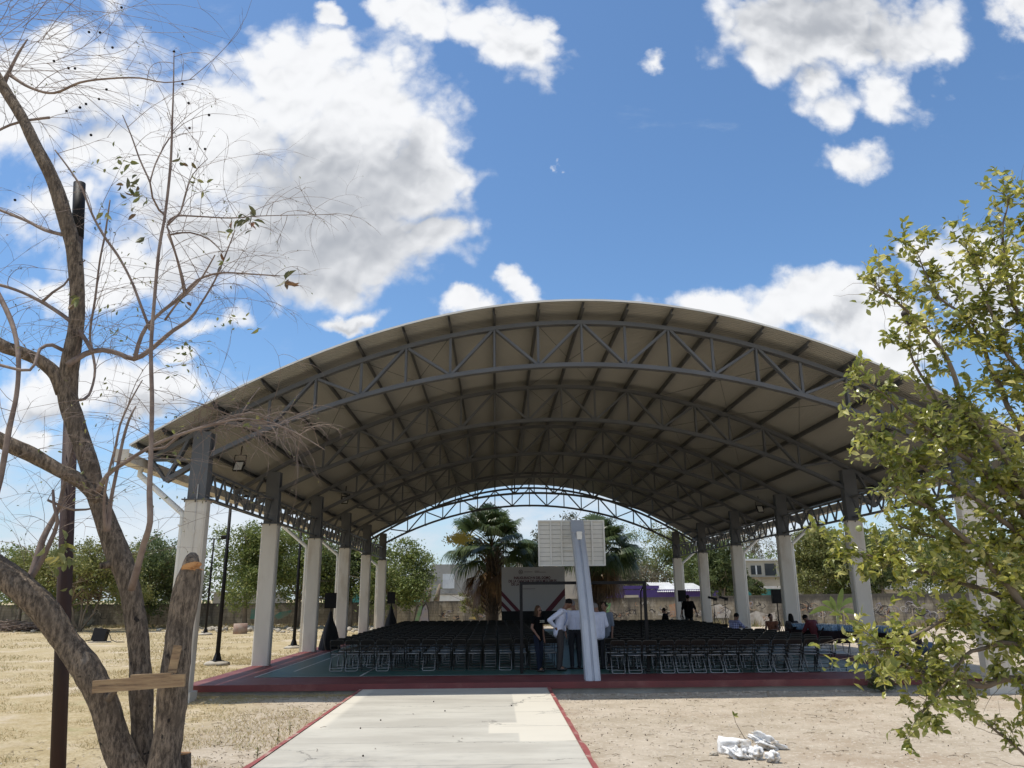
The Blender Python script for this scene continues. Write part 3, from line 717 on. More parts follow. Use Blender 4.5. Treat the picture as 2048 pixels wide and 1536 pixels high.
m = MB(); poly(m, [(BX0, BZ0), (BX1, BZ0), (BX1, zb), (BX0, zb)], yy1-.003); wpart(m, 'dark_base', M['blackcloth'], bd)
def text(body, loc, size, mt, parent, rot=(R(90), 0, 0), off=.012, width=None, name='lettering'):
    cu = bpy.data.curves.new(name, 'FONT'); cu.body = body; cu.size = size; cu.align_x = 'CENTER'; cu.offset = off*size; cu.resolution_u = 3
    o = bpy.data.objects.new(name, cu); COL.objects.link(o)
    dg = bpy.context.evaluated_depsgraph_get(); me = bpy.data.meshes.new_from_object(o.evaluated_get(dg))
    bpy.data.objects.remove(o)
    if width:
        xs = [v.co.x for v in me.vertices]; k_ = width/(max(xs)-min(xs)); 
        for v in me.vertices: v.co.x *= k_
    me.materials.clear(); me.materials.append(mt)
    T = Matrix.Translation(loc) @ Matrix.Rotation(rot[2], 4, 'Z') @ Matrix.Rotation(rot[0], 4, 'X'); me.transform(T)
    o2 = bpy.data.objects.new(name, me); COL.objects.link(o2); o2.parent = parent; o2.matrix_parent_inverse = Matrix.Translation(-Vector(parent.location)); return o2
bc = 2.08
text('INAUGURACIÓN DEL DOMO', (bc, yy1-.004, 2.80), .20, M['maroondark'], bd, off=.035, width=2.06)
text('DE LA CANCHA DE USOS MÚLTIPLES', (bc+.02, yy1-.004, 2.62), .20, M['maroondark'], bd, off=.035, width=2.70)
text('DE LA', (1.12, yy1-.004, 2.45), .20, M['maroondark'], bd, off=.035, width=.44)
for i, (a, b_, z) in enumerate(((1.63, 2.1, 3.19), (2.22, 2.5, 3.23), (2.22, 2.86, 3.17))):
    m = MB(); m.box(((a+b_)/2, yy1-.003, z), (b_-a, .004, .035)); wpart(m, 'small_print', M['grprint'], bd)
m = MB(); cxx, czz = 1.44, 3.19
for i in range(24):
    a0, a1 = 2*math.pi*i/24, 2*math.pi*(i+1)/24
    poly(m, [(cxx+.075*math.cos(a0), czz+.085*math.sin(a0)), (cxx+.125*math.cos(a0), czz+.125*math.sin(a0)), (cxx+.125*math.cos(a1), czz+.125*math.sin(a1)), (cxx+.075*math.cos(a1), czz+.085*math.sin(a1))], yy1-.004)
poly(m, [(cxx-.06, czz-.05), (cxx+.06, czz-.05), (cxx+.03, czz+.05), (cxx-.03, czz+.05)], yy1-.004)
wpart(m, 'round_emblem', M['grprint'], bd)
m = MB(); m.box((1.85, yy1-.003, 2.265), (.80, .004, .03)); wpart(m, 'small_print', M['grprint'], bd)

# ------------------------------------------------------------------ tables with bottled water
M['cloth'] = mat('dark_maroon_cloth', (.018, .004, .006), .9, var=(.011, .003, .004), vscale=5, bump=.3, bscale=8)
def table(x0, y0, x1, y1, label):
    mid = ((x0+x1)/2, (y0+y1)/2, 0); ang = math.atan2(y1-y0, x1-x0); L = math.hypot(x1-x0, y1-y0)
    r = empty('folding_table', mid, label, 'table', 'long folding tables on the right side', rz=ang)
    m = MB(); m.box((0, 0, .68), (L, .75, .035)); m.build('table_top', M['cream'], r)
    for sg in (-1, 1):
        m = MB(); e = sg*(L/2-.25)
        m.tube([(e, -.3, .66), (e+sg*.05, -.30, .02)], .014, 6); m.tube([(e, .3, .66), (e+sg*.05, .30, .02)], .014, 6); m.tube([(e+sg*.05, -.3, .06), (e+sg*.05, .3, .06)], .012, 6); m.tube([(e, 0, .3), (e-sg*.4, 0, .64)], .01, 5)
        m.build('leg', M['greypaint'], r)
    rr = empty('tablecloth', mid, 'dark maroon cloth draped over '+label.split(',')[0], 'tablecloth', 'dark cloths on the long tables', rz=ang)
    m = MB(); n = 40; pts = []
    for i in range(n):
        t = i/n*4; q = int(t); f = t-q
        a = [(-1, -1), (1, -1), (1, 1), (-1, 1)]; p0 = a[q]; p1 = a[(q+1) % 4]
        pts.append(((p0[0]+(p1[0]-p0[0])*f)*(L/2+.02), (p0[1]+(p1[1]-p0[1])*f)*.40))
    vs = [(x, y, .702) for x, y in pts]+[(x*1.005+.015*math.sin(i*1.9), y*1.04+.02*math.sin(i*2.3), .36+.03*math.sin(i*.7)) for i, (x, y) in enumerate(pts)]
    m.add(vs, [(i, n+i, n+(i+1) % n, (i+1) % n) for i in range(n)], 0, True); m.add([(x, y, .703) for x, y in pts], [tuple(range(n))]); m.build('cloth_sheet', M['cloth'], rr)
table(10.35, 27.9, 11.15, 26.1, 'far long table carrying packs of bottled water, at right')
table(11.3, 25.8, 12.35, 23.9, 'near long table carrying packs of bottled water, at right')
M['water'] = mat('blue_water_pack', (.16, .27, .40), .25, var=(.25, .38, .52), vscale=14, col3=(.42, .52, .60), s3=22, spec=.6)
M['film'] = mat('clear_film', (.35, .48, .62), .12, var=(.5, .6, .7), vscale=9, spec=.8)
rw = random.Random(5)
def pack(x, y, z, rz, label):
    r = empty('water_bottle_pack', (x, y, z), label, 'water pack', 'shrink-wrapped packs of bottled water on the tables', rz=rz)
    bt, cp = MB(), MB()
    for i in range(6):
        for j in range(4):
            px_, py_ = (i-2.5)*.062, (j-1.5)*.062
            bt.lathe((px_, py_, 0), [(.028, 0), (.030, .02), (.027, .08), (.030, .13), (.018, .17), (.012, .185)], 7)
            cp.lathe((px_, py_, .185), [(.014, 0), (.014, .016)], 6)
    bt.build('bottles', M['water'], r); cp.build('caps', M['white'], r)
    return r
pk0 = None; no = 0
place = ['far end of the far table', 'far table', 'middle of the far table', 'near end of the far table']
for ti_, (x0, y0, x1, y1, nm) in enumerate(((10.35, 27.9, 11.15, 26.1, 'far table'), (11.3, 25.8, 12.35, 23.9, 'near table'))):
    ang = math.atan2(y1-y0, x1-x0); d = Vector((x1-x0, y1-y0)).normalized(); nn_ = Vector((-d.y, d.x)); L = math.hypot(x1-x0, y1-y0)
    for i in range(5):
        for j in (-1, 1):
            s_ = .2+i*(L-.4)/4; q = Vector((x0, y0))+d*s_+nn_*j*.17
            lab = '%s pack of blue bottled water from the far end of the %s, %s side' % (ords[i], nm, 'left' if j < 0 else 'right')
            if pk0 is None: pk0 = pack(q.x, q.y, .704, ang, lab); pkk = kids(pk0)
            else: o = copy_tree(pk0, None, pkk); o.location = (q.x, q.y, .704); o.rotation_euler = (0, 0, ang+rw.uniform(-.05, .05)); tag(o, lab)
# blue and purple cloth bundles at the foot of the tables
for (px, py, c_, lab) in ((1800, 1312, (.03, .02, .10), 'dark purple cloth bundle on the floor beside the near table'), (1852, 1295, (.06, .09, .16), 'blue plastic-wrapped bundle on the floor behind the leafy tree'), (1862, 1335, (.035, .06, .12), 'flat blue bag on the red court edge')):
    q = onz(px, py+12, 0); m = MB(); m.blob((0, 0, .16), (.34, .26, .18), 9, jit=.5, seed=px); o = m.build('cloth_bundle', mat('bundle', c_, .6), loc=(q.x, q.y, 0)); tag(o, lab, 'bundle')

# ------------------------------------------------------------------ people
def capsule(mb, a, b, ra, rb, n=10):
    a, b = Vector(a), Vector(b); L = (b-a).length
    if L < 1e-5: mb.blob(a, ra, 6); return
    d = (b-a)/L; pts, rd = [], []
    for t in (-.98, -.8, -.45): pts.append(a+d*ra*t); rd.append(ra*math.sqrt(1-t*t))
    for t in (0, .33, .66, 1): pts.append(a+(b-a)*t); rd.append(ra+(rb-ra)*t)
    for t in (.45, .8, .98): pts.append(b+d*rb*t); rd.append(rb*math.sqrt(1-t*t))
    mb.tube(pts, rd, n)
def remeshed(mb, name, m, parent, vox=.012, sm=3):
    o = mb.build(name, m, parent)
    r = o.modifiers.new('r', 'REMESH'); r.mode = 'VOXEL'; r.voxel_size = vox; r.use_smooth_shade = True
    s_ = o.modifiers.new('s', 'SMOOTH'); s_.iterations = sm; s_.factor = .5
    dg = bpy.context.evaluated_depsgraph_get(); me = bpy.data.meshes.new_from_object(o.evaluated_get(dg)); o.modifiers.clear(); o.data = me
    for p_ in me.polygons: p_.use_smooth = True
    return o
STAND = dict(pel=(0, 0, .93), ch=(0, 0, 1.30), neck=(0, .0, 1.46), head=(0, .02, 1.60),
             shL=(-.18, 0, 1.40), elL=(-.22, -.01, 1.12), haL=(-.22, .04, .88), shR=(.18, 0, 1.40), elR=(.22, -.01, 1.12), haR=(.22, .04, .88),
             hiL=(-.09, 0, .92), knL=(-.10, .02, .50), anL=(-.10, -.02, .08), hiR=(.09, 0, .92), knR=(.10, .02, .50), anR=(.10, -.02, .08))
def person(loc, rz, label, H=1.7, pose=None, shirt='shirtw', trous='blackt', hair='hair', sleeve=1.0, longhair=False, build=1.0, face=(0, 1, 0), tuck=False, hairtop=True, extra=None, vox=.012):
    J = dict(STAND); J.update(pose or {}); k_ = H/1.72; J = {a: Vector(b)*k_ for a, b in J.items()}
    root = empty('person', loc, label, 'person', rz=rz); B = build*k_
    fd = Vector(face).normalized(); hd = J['head']
    up = (hd-J['neck']).normalized(); side = fd.cross(up).normalized(); fd = up.cross(side).normalized()
    b = MB()
    sv = (J['shR']-J['shL']); sv.z = 0; sv.normalize()
    def torso(mb, a, c_, ra, rb):
        for o_ in (-1, 1): capsule(mb, a+sv*o_*ra*.36, c_+sv*o_*rb*.42, ra*.76, rb*.74)
    torso(b, J['pel'], J['ch'], .125*B, .14*B); capsule(b, J['ch'], J['neck']-Vector((0, 0, .05)), .105*B, .07*B)
    capsule(b, J['neck']-Vector((0, 0, .06)), hd, .055*k_, .058*k_)
    Mh = Matrix((side, fd, up)).transposed()
    b.blob(hd+up*.025*k_, (.075*k_, .092*k_, .110*k_), 9, M=Mh); b.blob(hd+fd*.035*k_-up*.055*k_, (.048*k_, .05*k_, .052*k_), 7, M=Mh)
    b.blob(hd+fd*.102*k_-up*.015*k_, (.014*k_, .02*k_, .024*k_), 5, M=Mh)      # nose
    b.blob(hd+fd*.088*k_-up*.058*k_, (.024*k_, .010*k_, .010*k_), 5, M=Mh)     # mouth
    for s_ in (-1, 1): b.blob(hd+side*s_*.076*k_-up*.005*k_, (.010*k_, .02*k_, .03*k_), 5, M=Mh)
    for S_ in 'LR':
        sg = -1 if S_ == 'L' else 1
        capsule(b, J['sh'+S_], J['el'+S_], .050*B, .040*k_); capsule(b, J['el'+S_], J['ha'+S_], .040*k_, .026*k_)
        capsule(b, J['ch']+Vector((0, 0, .05)), J['sh'+S_], .09*B, .06*B)
        hdir = (J['ha'+S_]-J['el'+S_]).normalized(); hx = Vector((0, 0, 1)).cross(hdir); hx = hx.normalized() if hx.length > .1 else Vector((0, 1, 0))
        palm = J['ha'+S_]+hdir*.05*k_
        capsule(b, J['ha'+S_], J['ha'+S_]+hdir*.075*k_, .028*k_, .030*k_)
        for q, ln_ in ((-1.5, .062), (-.5, .075), (.5, .070), (1.5, .055)):
            base = J['ha'+S_]+hdir*.085*k_+hx*q*.017*k_
            capsule(b, base, base+hdir*ln_*k_+hx.cross(hdir)*.015*sg, .0085*k_, .007*k_, 6)
        capsule(b, palm, palm+hx*.045*k_+hdir*.035*k_, .012*k_, .009*k_, 6)
        capsule(b, J['hi'+S_], J['kn'+S_], .078*B, .055*k_); capsule(b, J['kn'+S_], J['an'+S_], .052*k_, .035*k_)
        capsule(b, J['an'+S_], J['an'+S_]+Vector((0, .12, -.045))*k_, .035*k_, .028*k_)
    remeshed(b, 'body', M['skin'], root, vox)
    t = MB()
    waist = J['pel']+(J['ch']-J['pel'])*(.25)
    torso(t, J['pel'], J['pel']+(J['ch']-J['pel'])*(.12 if not tuck else .35), .146*B, .142*B)
    for S_ in 'LR':
        capsule(t, J['hi'+S_], J['kn'+S_], .094*B, .070*k_); capsule(t, J['kn'+S_], J['an'+S_]+Vector((0, 0, .0)), .066*k_, .056*k_)
    remeshed(t, 'trousers', M[trous], root, .014)
    s = MB(); lowc = J['pel']+(J['ch']-J['pel'])*(-.22 if not tuck else .22)
    torso(s, lowc, J['ch'], (.156 if not tuck else .154)*B, .165*B); capsule(s, J['ch'], J['neck']-Vector((0, 0, .07))*k_, .118*B, .085*B)
    for S_ in 'LR':
        capsule(s, J['ch']+Vector((0, 0, .05)), J['sh'+S_], .105*B, .075*B); e = J['sh'+S_]+(J['el'+S_]-J['sh'+S_])*min(sleeve, 1.0)
        capsule(s, J['sh'+S_], e, .068*B, .058*k_)
        if sleeve > 1: capsule(s, J['el'+S_], J['el'+S_]+(J['ha'+S_]-J['el'+S_])*(sleeve-1), .058*k_, .043*k_)
    remeshed(s, 'shirt', M[shirt], root, .013)
    h = MB(); h.blob(hd+up*.045*k_-fd*.018*k_, (.084*k_, .093*k_, .100*k_), 9, M=Mh, jit=.12, seed=3); 
    if longhair:
        capsule(h, hd-fd*.03*k_+up*.02, hd-fd*.055*k_-up*.20*k_, .085*k_, .07*k_)
        for s_ in (-1, 1): capsule(h, hd+side*s_*.06*k_, hd+side*s_*.085*k_-up*.26*k_+fd*.05*k_, .038*k_, .026*k_)
    if hairtop: remeshed(h, 'hair', M[hair], root, .01, 2)
    for S_ in 'LR':
        f = MB(); capsule(f, J['an'+S_]+Vector((0, -.03, -.045))*k_, J['an'+S_]+Vector((0, .15, -.05))*k_, .038*k_, .032*k_); o = remeshed(f, 'shoe', M['shoe'], root, .01, 1)
    if extra: extra(root, k_, hd, fd, up, side, J, Mh)
    return root
def glasses(root, k_, hd, fd, up, side, J, Mh):
    m = MB()
    for s_ in (-1, 1): m.blob(hd+fd*.088*k_+side*s_*.032*k_+up*.018*k_, (.026*k_, .012*k_, .02*k_), 5, M=Mh)
    m.bar(hd+fd*.09*k_-side*.03*k_+up*.02*k_, hd+fd*.09*k_+side*.03*k_+up*.02*k_, .01, .01); m.build('sunglasses', M['black'], root)
    m = MB(); c_ = J['ch']
    for j in range(2):
        for i in range(7):
            w = .016+.006*((i*3+j) % 3); m.box(c_+fd*.0+Vector((-.085+i*.028, .158+.0*j-.0035*abs(i-3), .03-.035*j)), (w, .006, .018+.004*(i % 2)))
    m.build('shirt_print', M['print'], root)
def phone(root, k_, hd, fd, up, side, J, Mh):
    m = MB(); m.box(J['haR']+Vector((0, .05, -.08)), (.07, .01, .14)); m.build('phone', M['black'], root)
# woman in black T-shirt, turned three-quarters to the right
wm = person((1.10, 21.0, .008), R(180+48), 'woman in black T-shirt and jeans with long brown hair and sunglasses', 1.60,
       dict(haL=(-.235, .02, .87), elL=(-.235, -.03, 1.13), haR=(.20, .14, .95), elR=(.235, -.02, 1.14), anL=(-.13, -.06, .08), anR=(.09, .10, .08), knR=(.1, .07, .5)),
       'tee', 'jeans', 'hairb', .45, True, .86, face=(0, 1, -.25), tuck=False, extra=glasses)
def cuffs(root, k_, hd, fd, up, side, J, Mh):
    m = MB()
    for dx in (-.055, .055):
        m.tube([J['ch']+Vector((dx, .150, .06)), J['ch']+Vector((dx, .157, -.1)), J['pel']+Vector((dx, .158, .1))], .012, 5)
    m.build('shirt_pleats', mat('blue_pleats', (.30, .38, .62), .8), root)
man1 = person((1.68, 21.2, .008), R(-100), 'man in white long-sleeved shirt with hand on hip, leaning forward', 1.80,
       dict(pel=(0, -.03, .96), ch=(0, .04, 1.31), neck=(0, .10, 1.47), head=(0, .22, 1.57), shR=(.19, .07, 1.40), elR=(.30, -.22, 1.19), haR=(.17, -.07, .99), shL=(-.19, .07, 1.40), elL=(-.22, .07, 1.12), haL=(-.2, .12, .88)),
       'shirtw', 'greyt', 'hair', 1.75, build=1.0, face=(0, 1, -.75), extra=cuffs)
person((2.13, 21.75, .008), R(8), 'man in white shirt and black trousers seen from behind, left of the post', 1.73,
       dict(haL=(-.12, .2, 1.02), haR=(.12, .22, 1.02), head=(-.03, .06, 1.59)), 'shirtw', 'blackt', 'hairg', 1.8, build=1.05, face=(-.3, 1, -.4), tuck=True)
person((2.73, 21.45, .008), R(28), 'grey-haired man in untucked white shirt, right of the leaning post', 1.68,
       dict(haL=(-.12, .2, 1.05), elR=(.24, -.05, 1.12), haR=(.12, .18, 1.02), head=(-.04, .07, 1.57)), 'shirtw', 'blackt', 'hairg', 1.8, build=1.06, face=(-.6, 1, -.5))
M['greyshirt'] = mat('grey_blue_shirt', (.16, .19, .24), .8)
person((2.98, 22.0, .008), R(150), 'person in grey-blue shirt mostly hidden behind the grey-haired man', 1.66, {}, 'greyshirt', 'blackt', 'hair', 1.0, face=(0, 1, -.2))
# seated poses
SIT = dict(pel=(0, 0, .50), ch=(0, .03, .86), neck=(0, .06, 1.02), head=(0, .09, 1.14), shL=(-.18, .04, .96), elL=(-.22, .1, .72), haL=(-.12, .34, .62), shR=(.18, .04, .96), elR=(.22, .1, .72), haR=(.12, .34, .62),
           hiL=(-.09, .02, .48), knL=(-.12, .44, .48), anL=(-.12, .42, .08), hiR=(.09, .02, .48), knR=(.12, .44, .48), anR=(.12, .42, .08))
def sit(**k_): d = dict(SIT); d.update(k_); return d
person((9.28, 38.6, .008), R(6), 'man in black standing far back with arms held away from his sides', 1.84,
       dict(elL=(-.30, -.04, 1.14), haL=(-.36, .0, .88), elR=(.30, -.02, 1.16), haR=(.40, .05, .92)), 'tee', 'blackt', 'hair', 1.0, build=1.15, vox=.016)
person((8.05, 38.0, .008), R(60), 'dark seated figure at the back beside the man standing in black', 1.72, sit(), 'tee', 'blackt', 'hair', 1.0, vox=.016)
def plaidmat():
    m = bpy.data.materials.new('plaid_shirt'); m.use_nodes = True; t = m.node_tree; b = t.nodes['Principled BSDF']; b.inputs['Roughness'].default_value = .85
    c = t.nodes.new('ShaderNodeTexCoord').outputs['Object']; s = t.nodes.new('ShaderNodeSeparateXYZ'); t.links.new(c, s.inputs[0])
    o = None
    for ax_ in (0, 2):
        w = math_('SINE', math_('MULTIPLY', math_('ADD', s.outputs[ax_], math_('MULTIPLY', s.outputs[1], .5 if ax_ == 0 else 0, t=t), t=t), 95, t=t), t=t); w = smooth(w, .1, .5, t)
        o = w if o is None else math_('ADD', o, w, t=t)
    t.links.new(mixc(math_('MULTIPLY', o, .5, t=t), (.34, .36, .52), (.06, .05, .16), t), b.inputs['Base Color']); return m
M['plaid'] = plaidmat()
person((8.10, 27.6, .008), R(-62), 'seated man in blue and white plaid shirt leaning forward on his arms', 1.74, sit(ch=(0, .1, .84), neck=(0, .16, .98), head=(0, .22, 1.09), shL=(-.18, .12, .93), shR=(.18, .12, .93), elL=(-.24, .3, .76), haL=(-.12, .55, .76), elR=(.24, .3, .76), haR=(.1, .55, .76)), 'plaid', 'jeans', 'hair', .9, face=(0, 1, -.3))
person((9.62, 28.0, .008), R(140), 'seated woman in orange-brown sleeveless top looking left, beside the speaker stand', 1.62, sit(haL=(-.2, .4, .72), elL=(-.3, .2, .72)), 'orange', 'jeans', 'hair', .25, build=.9, face=(-.9, .8, 0))
person((10.22, 27.7, .008), R(10), 'seated person with long dark hair, between the orange-topped woman and the man in red', 1.62, sit(), 'greyt', 'blackt', 'hair', .6, True, face=(0, 1, -.4))
person((10.62, 26.6, .008), R(38), 'seated man in dark red shirt bent forward over his knees', 1.80, sit(ch=(0, .14, .82), neck=(0, .25, .94), head=(0, .35, 1.01), shL=(-.19, .18, .90), shR=(.19, .18, .90), elL=(-.24, .34, .62), elR=(.24, .34, .62), haL=(-.08, .5, .55), haR=(.08, .5, .55)), 'redshirt', 'blackt', 'hair', .9, build=1.15, face=(0, 1, -.6))
# the people at the back sit on chairs of their own
for (x, y, rz, lab) in ((8.05, 38.0-.0, R(60), 'dark seated figure at the back'), (8.10, 27.6, R(-62), 'man in the plaid shirt'), (9.62, 28.0, R(140), 'woman in the orange-brown top'), (10.22, 27.7, R(10), 'person with long dark hair'), (10.62, 26.6, R(38), 'man in the dark red shirt')):
    o = bpy.data.objects.new('folding_chair', one_me); COL.objects.link(o)
    q = Matrix.Rotation(rz, 3, 'Z') @ Vector((0, -.28, 0)); o.location = (x+q.x, y+q.y, .008); o.rotation_euler = (0, 0, rz)
    tag(o, 'black folding chair under the '+lab, 'chair', G)

# ------------------------------------------------------------------ lamp poles on the grass at left
def lamp_pole(x, y, zt, label, arm=True):
    r = empty('lamp_pole', (x, y, GZ), label, 'lamp pole', 'tall black poles on the grass left of the pavilion')
    m = MB(); H = zt-GZ; m.tube([(0, 0, .12), (0, 0, H*.5), (0, 0, H)], [.075, .065, .05], 10); m.build('pole', M['black'], r)
    m = MB(); m.lathe((0, 0, .12), [(.24, 0), (.24, .02), (.15, .03), (.075, .28)], 4, smooth=False)
    m.build('base_plate', M['black'], r)
    m = MB(); m.blob((0, 0, .04), (.42, .42, .10), 6, jit=.25, seed=int(y)); m.build('footing', M['stone'], r)
    if arm:
        m = MB(); m.tube([(-.75, 0, H-.04), (.75, 0, H-.04)], .03, 6); m.build('crossarm', M['black'], r)
        for s_ in (-1, 1):
            m = MB(); m.box((s_*.62, -.1, H+.06), (.3, .12, .2), M=Matrix.Rotation(R(25), 3, 'X')); m.build('lamp_head', M['black'], r)
lamp_pole(-9.13, 27.14, 5.3, 'tall black lamp pole nearest the pavilion, between the first and second left pillars')
lamp_pole(-8.71, 35.5, 5.3, 'black lamp pole seen between the second and third left pillars')
lamp_pole(-17.5, 49.5, 5.5, 'farthest black lamp pole with a T-shaped top, behind the cut tree stump')

# rusty steel pole beside the foreground tree
rp = empty('rusty_steel_pole', (at(112, 1690, 10.2).x, 10.2, GZ), 'tall rusty brown steel pole with open black top standing behind the bare tree', 'pole')
a_, b_ = at(110, 1690, 10.2), at(159, 368, 10.2)
m = MB(); jn = a_+(b_-a_)*.62
m.tube([a_, jn], .086, 16); wpart(m, 'lower_tube', M['rust'], rp)
m = MB(); m.tube([jn, b_], [.076, .072], 16); wpart(m, 'upper_tube', M['rust'], rp)
m = MB(); m.tube([jn-Vector((0, 0, .03)), jn+Vector((0, 0, .03))], .092, 16); wpart(m, 'collar', M['black'], rp); m = MB(); m.tube([b_-(b_-a_)*.10, b_+Vector((0, 0, .01))], .080, 16); wpart(m, 'open_top', M['black'], rp)

# ------------------------------------------------------------------ boundary wall with graffiti
def wall_y(x):
    return 64.0 if x < -8 else 64.0-.34*(x+8)
def wallmat():
    m = bpy.data.materials.new('stained_block_wall'); m.use_nodes = True; t = m.node_tree; b = t.nodes['Principled BSDF']; b.inputs['Roughness'].default_value = .9
    c = t.nodes.new('ShaderNodeTexCoord').outputs['Object']; s = t.nodes.new('ShaderNodeSeparateXYZ'); t.links.new(c, s.inputs[0])
    mp = t.nodes.new('ShaderNodeMapping'); mp.inputs['Scale'].default_value = (1, 1, .16); t.links.new(c, mp.inputs[0])
    col = mixc(smooth(noise_(c, .35, 6, .6, t), .4, .62, t), (.27, .23, .165), (.19, .165, .13), t)
    col = mixc(smooth(noise_(mp.outputs[0], 2.6, 8, .7, t), .44, .62, t, 0, .85), col, (.085, .075, .062), t)
    col = mixc(smooth(noise_(c, 1.1, 7, .65, t), .52, .64, t, 0, .65), col, (.40, .36, .29), t)
    tp = math_('ADD', s.outputs[2], math_('MULTIPLY', noise_(mp.outputs[0], 4, 5, .6, t), .7, t=t), t=t)
    col = mixc(smooth(tp, 1.55, 2.0, t, 0, .85), col, (.055, .05, .042), t)
    br = t.nodes.new('ShaderNodeTexBrick'); br.inputs['Scale'].default_value = 1; br.inputs['Brick Width'].default_value = .42; br.inputs['Row Height'].default_value = .21; br.inputs['Mortar Size'].default_value = .012
    br.inputs['Color1'].default_value = (1, 1, 1, 1); br.inputs['Color2'].default_value = (.86, .86, .86, 1); br.inputs['Mortar'].default_value = (.55, .53, .5, 1)
    cb = t.nodes.new('ShaderNodeCombineXYZ'); t.links.new(s.outputs[0], cb.inputs[0]); t.links.new(s.outputs[2], cb.inputs[1]); t.links.new(cb.outputs[0], br.inputs['Vector'])
    col = mixc(.8, col, br.outputs[0], t, 'MULTIPLY')
    t.links.new(col, b.inputs['Base Color']); return m
wl = empty('boundary_wall', (-8, 64, GZ), 'long low stained block wall with graffiti running behind the pavilion', 'wall')
m = MB(); xs = [-110+i*2.0 for i in range(103)]; th = .16; vs = []
rw2 = random.Random(2)
for x in xs:
    y = wall_y(x); zt = (1.50 if x < -8 else min(1.50+.012*(x+8), 1.86))+rw2.uniform(-.02, .02)
    vs += [(x, y, -.6), (x, y, zt), (x, y+th, zt), (x, y+th, -.6)]
fs = [(4*i+q, 4*i+4+q, 4*i+5+q, 4*i+1+q) for i in range(len(xs)-1) for q in range(3)]
m.add(vs, fs); wpart(m, 'block_wall', wallmat(), wl)
def wp(px, py):   # point on the wall face under a pixel
    d = ray(px, py); Y = 60
    for _ in range(12): q = CAM+d*(Y/d.y); Y = wall_y(q.x)
    q = CAM+d*(Y/d.y); return Vector((q.x, q.y-.012, q.z))
def gline(name, pxs, w, mt):
    m = MB()
    pts = [wp(*p_) for p_ in pxs]
    for a, b in zip(pts[:-1], pts[1:]):
        d = (b-a); n_ = Vector((-d.z, 0, d.x)); n_ = n_.normalized()*w/2 if n_.length > 0 else Vector((0, 0, w/2))
        m.add([a-n_, b-n_, b+n_, a+n_], [(0, 1, 2, 3)])
    wpart(m, name, mt, wl)
def gpoly(name, pxs, mt, dy=0): 
    m = MB(); m.add([wp(*p_)+Vector((0, dy, 0)) for p_ in pxs], [tuple(range(len(pxs)))]); wpart(m, name, mt, wl)
gd = mat('graffiti_dark', (.035, .03, .035), .8); ggr = mat('graffiti_green', (.08, .24, .10), .8, var=(.2, .25, .15), vscale=2); gly = mat('graffiti_lilac', (.24, .23, .29), .8, var=(.3, .26, .24), vscale=2); gor = mat('graffiti_orange', (.36, .17, .09), .8, var=(.33, .28, .2), vscale=3); gye = mat('graffiti_yellow', (.45, .30, .05), .8, var=(.3, .25, .15), vscale=3); gwh = mat('graffiti_white', (.5, .47, .42), .8, var=(.3, .26, .22), vscale=3); gte = mat('graffiti_teal', (.05, .20, .17), .8, var=(.2, .2, .16), vscale=1.5)
gpoly('graffiti', [(829, 1243), (838, 1215), (846, 1208), (842, 1225), (837, 1243)], ggr); gpoly('graffiti', [(838, 1243), (846, 1216), (852, 1209), (856, 1222), (857, 1243)], gly)
gline('graffiti', [(828, 1243), (834, 1214), (840, 1207), (846, 1213), (842, 1232)], .05, gd); gline('graffiti', [(846, 1213), (852, 1206), (856, 1215), (858, 1243)], .05, gd)
gpoly('graffiti', [(500, 1238), (503, 1218), (513, 1216), (512, 1238)], gte); gpoly('graffiti', [(548, 1232), (560, 1224), (585, 1220), (575, 1232), (556, 1240)], gte)
gpoly('graffiti', [(938, 1238), (940, 1233), (953, 1232), (952, 1239)], gye); gpoly('graffiti', [(1207, 1205), (1222, 1206), (1218, 1225), (1206, 1235)], ggr)
gpoly('graffiti', [(1338, 1210), (1352, 1206), (1354, 1232), (1341, 1235)], gor); gpoly('graffiti', [(1425, 1212), (1440, 1208), (1462, 1222), (1458, 1236), (1428, 1236)], gwh)
gpoly('graffiti', [(1498, 1228), (1512, 1222), (1535, 1228), (1550, 1224), (1552, 1250), (1500, 1252)], gwh)
rgf = random.Random(21)
for (cx_, cy_, n_, sc) in ((885, 1228, 7, 8), (915, 1235, 6, 7), (960, 1230, 4, 8), (1262, 1225, 6, 10), (1285, 1205, 4, 10), (1315, 1220, 8, 11), (1385, 1222, 4, 9), (1440, 1222, 7, 11), (1510, 1212, 6, 11), (1620, 1212, 5, 13), (1590, 1215, 6, 12), (1650, 1225, 6, 12), (1745, 1215, 8, 14), (1770, 1225, 12, 16), (1810, 1215, 10, 16), (1850, 1225, 10, 16), (1540, 1235, 6, 10), (1400, 1230, 5, 9), (1235, 1230, 6, 9), (1340, 1225, 6, 9), (900, 1222, 5, 6), (200, 1228, 4, 10)):
    for _ in range(n_):
        a0 = rgf.uniform(0, 6.3); x = cx_+rgf.uniform(-1.3, 1.3)*sc; y = cy_+rgf.uniform(-.5, .5)*sc; r_ = rgf.uniform(.2, .6)*sc; pts = []
        for i in range(8): a = a0+i*rgf.uniform(.35, .75); pts.append((x+r_*math.cos(a)*1.3, min(max(y+r_*math.sin(a), 1200), 1246)))
        gline('graffiti', pts, rgf.uniform(.03, .06), rgf.choice([gd, gd, gor, gwh, gly]))

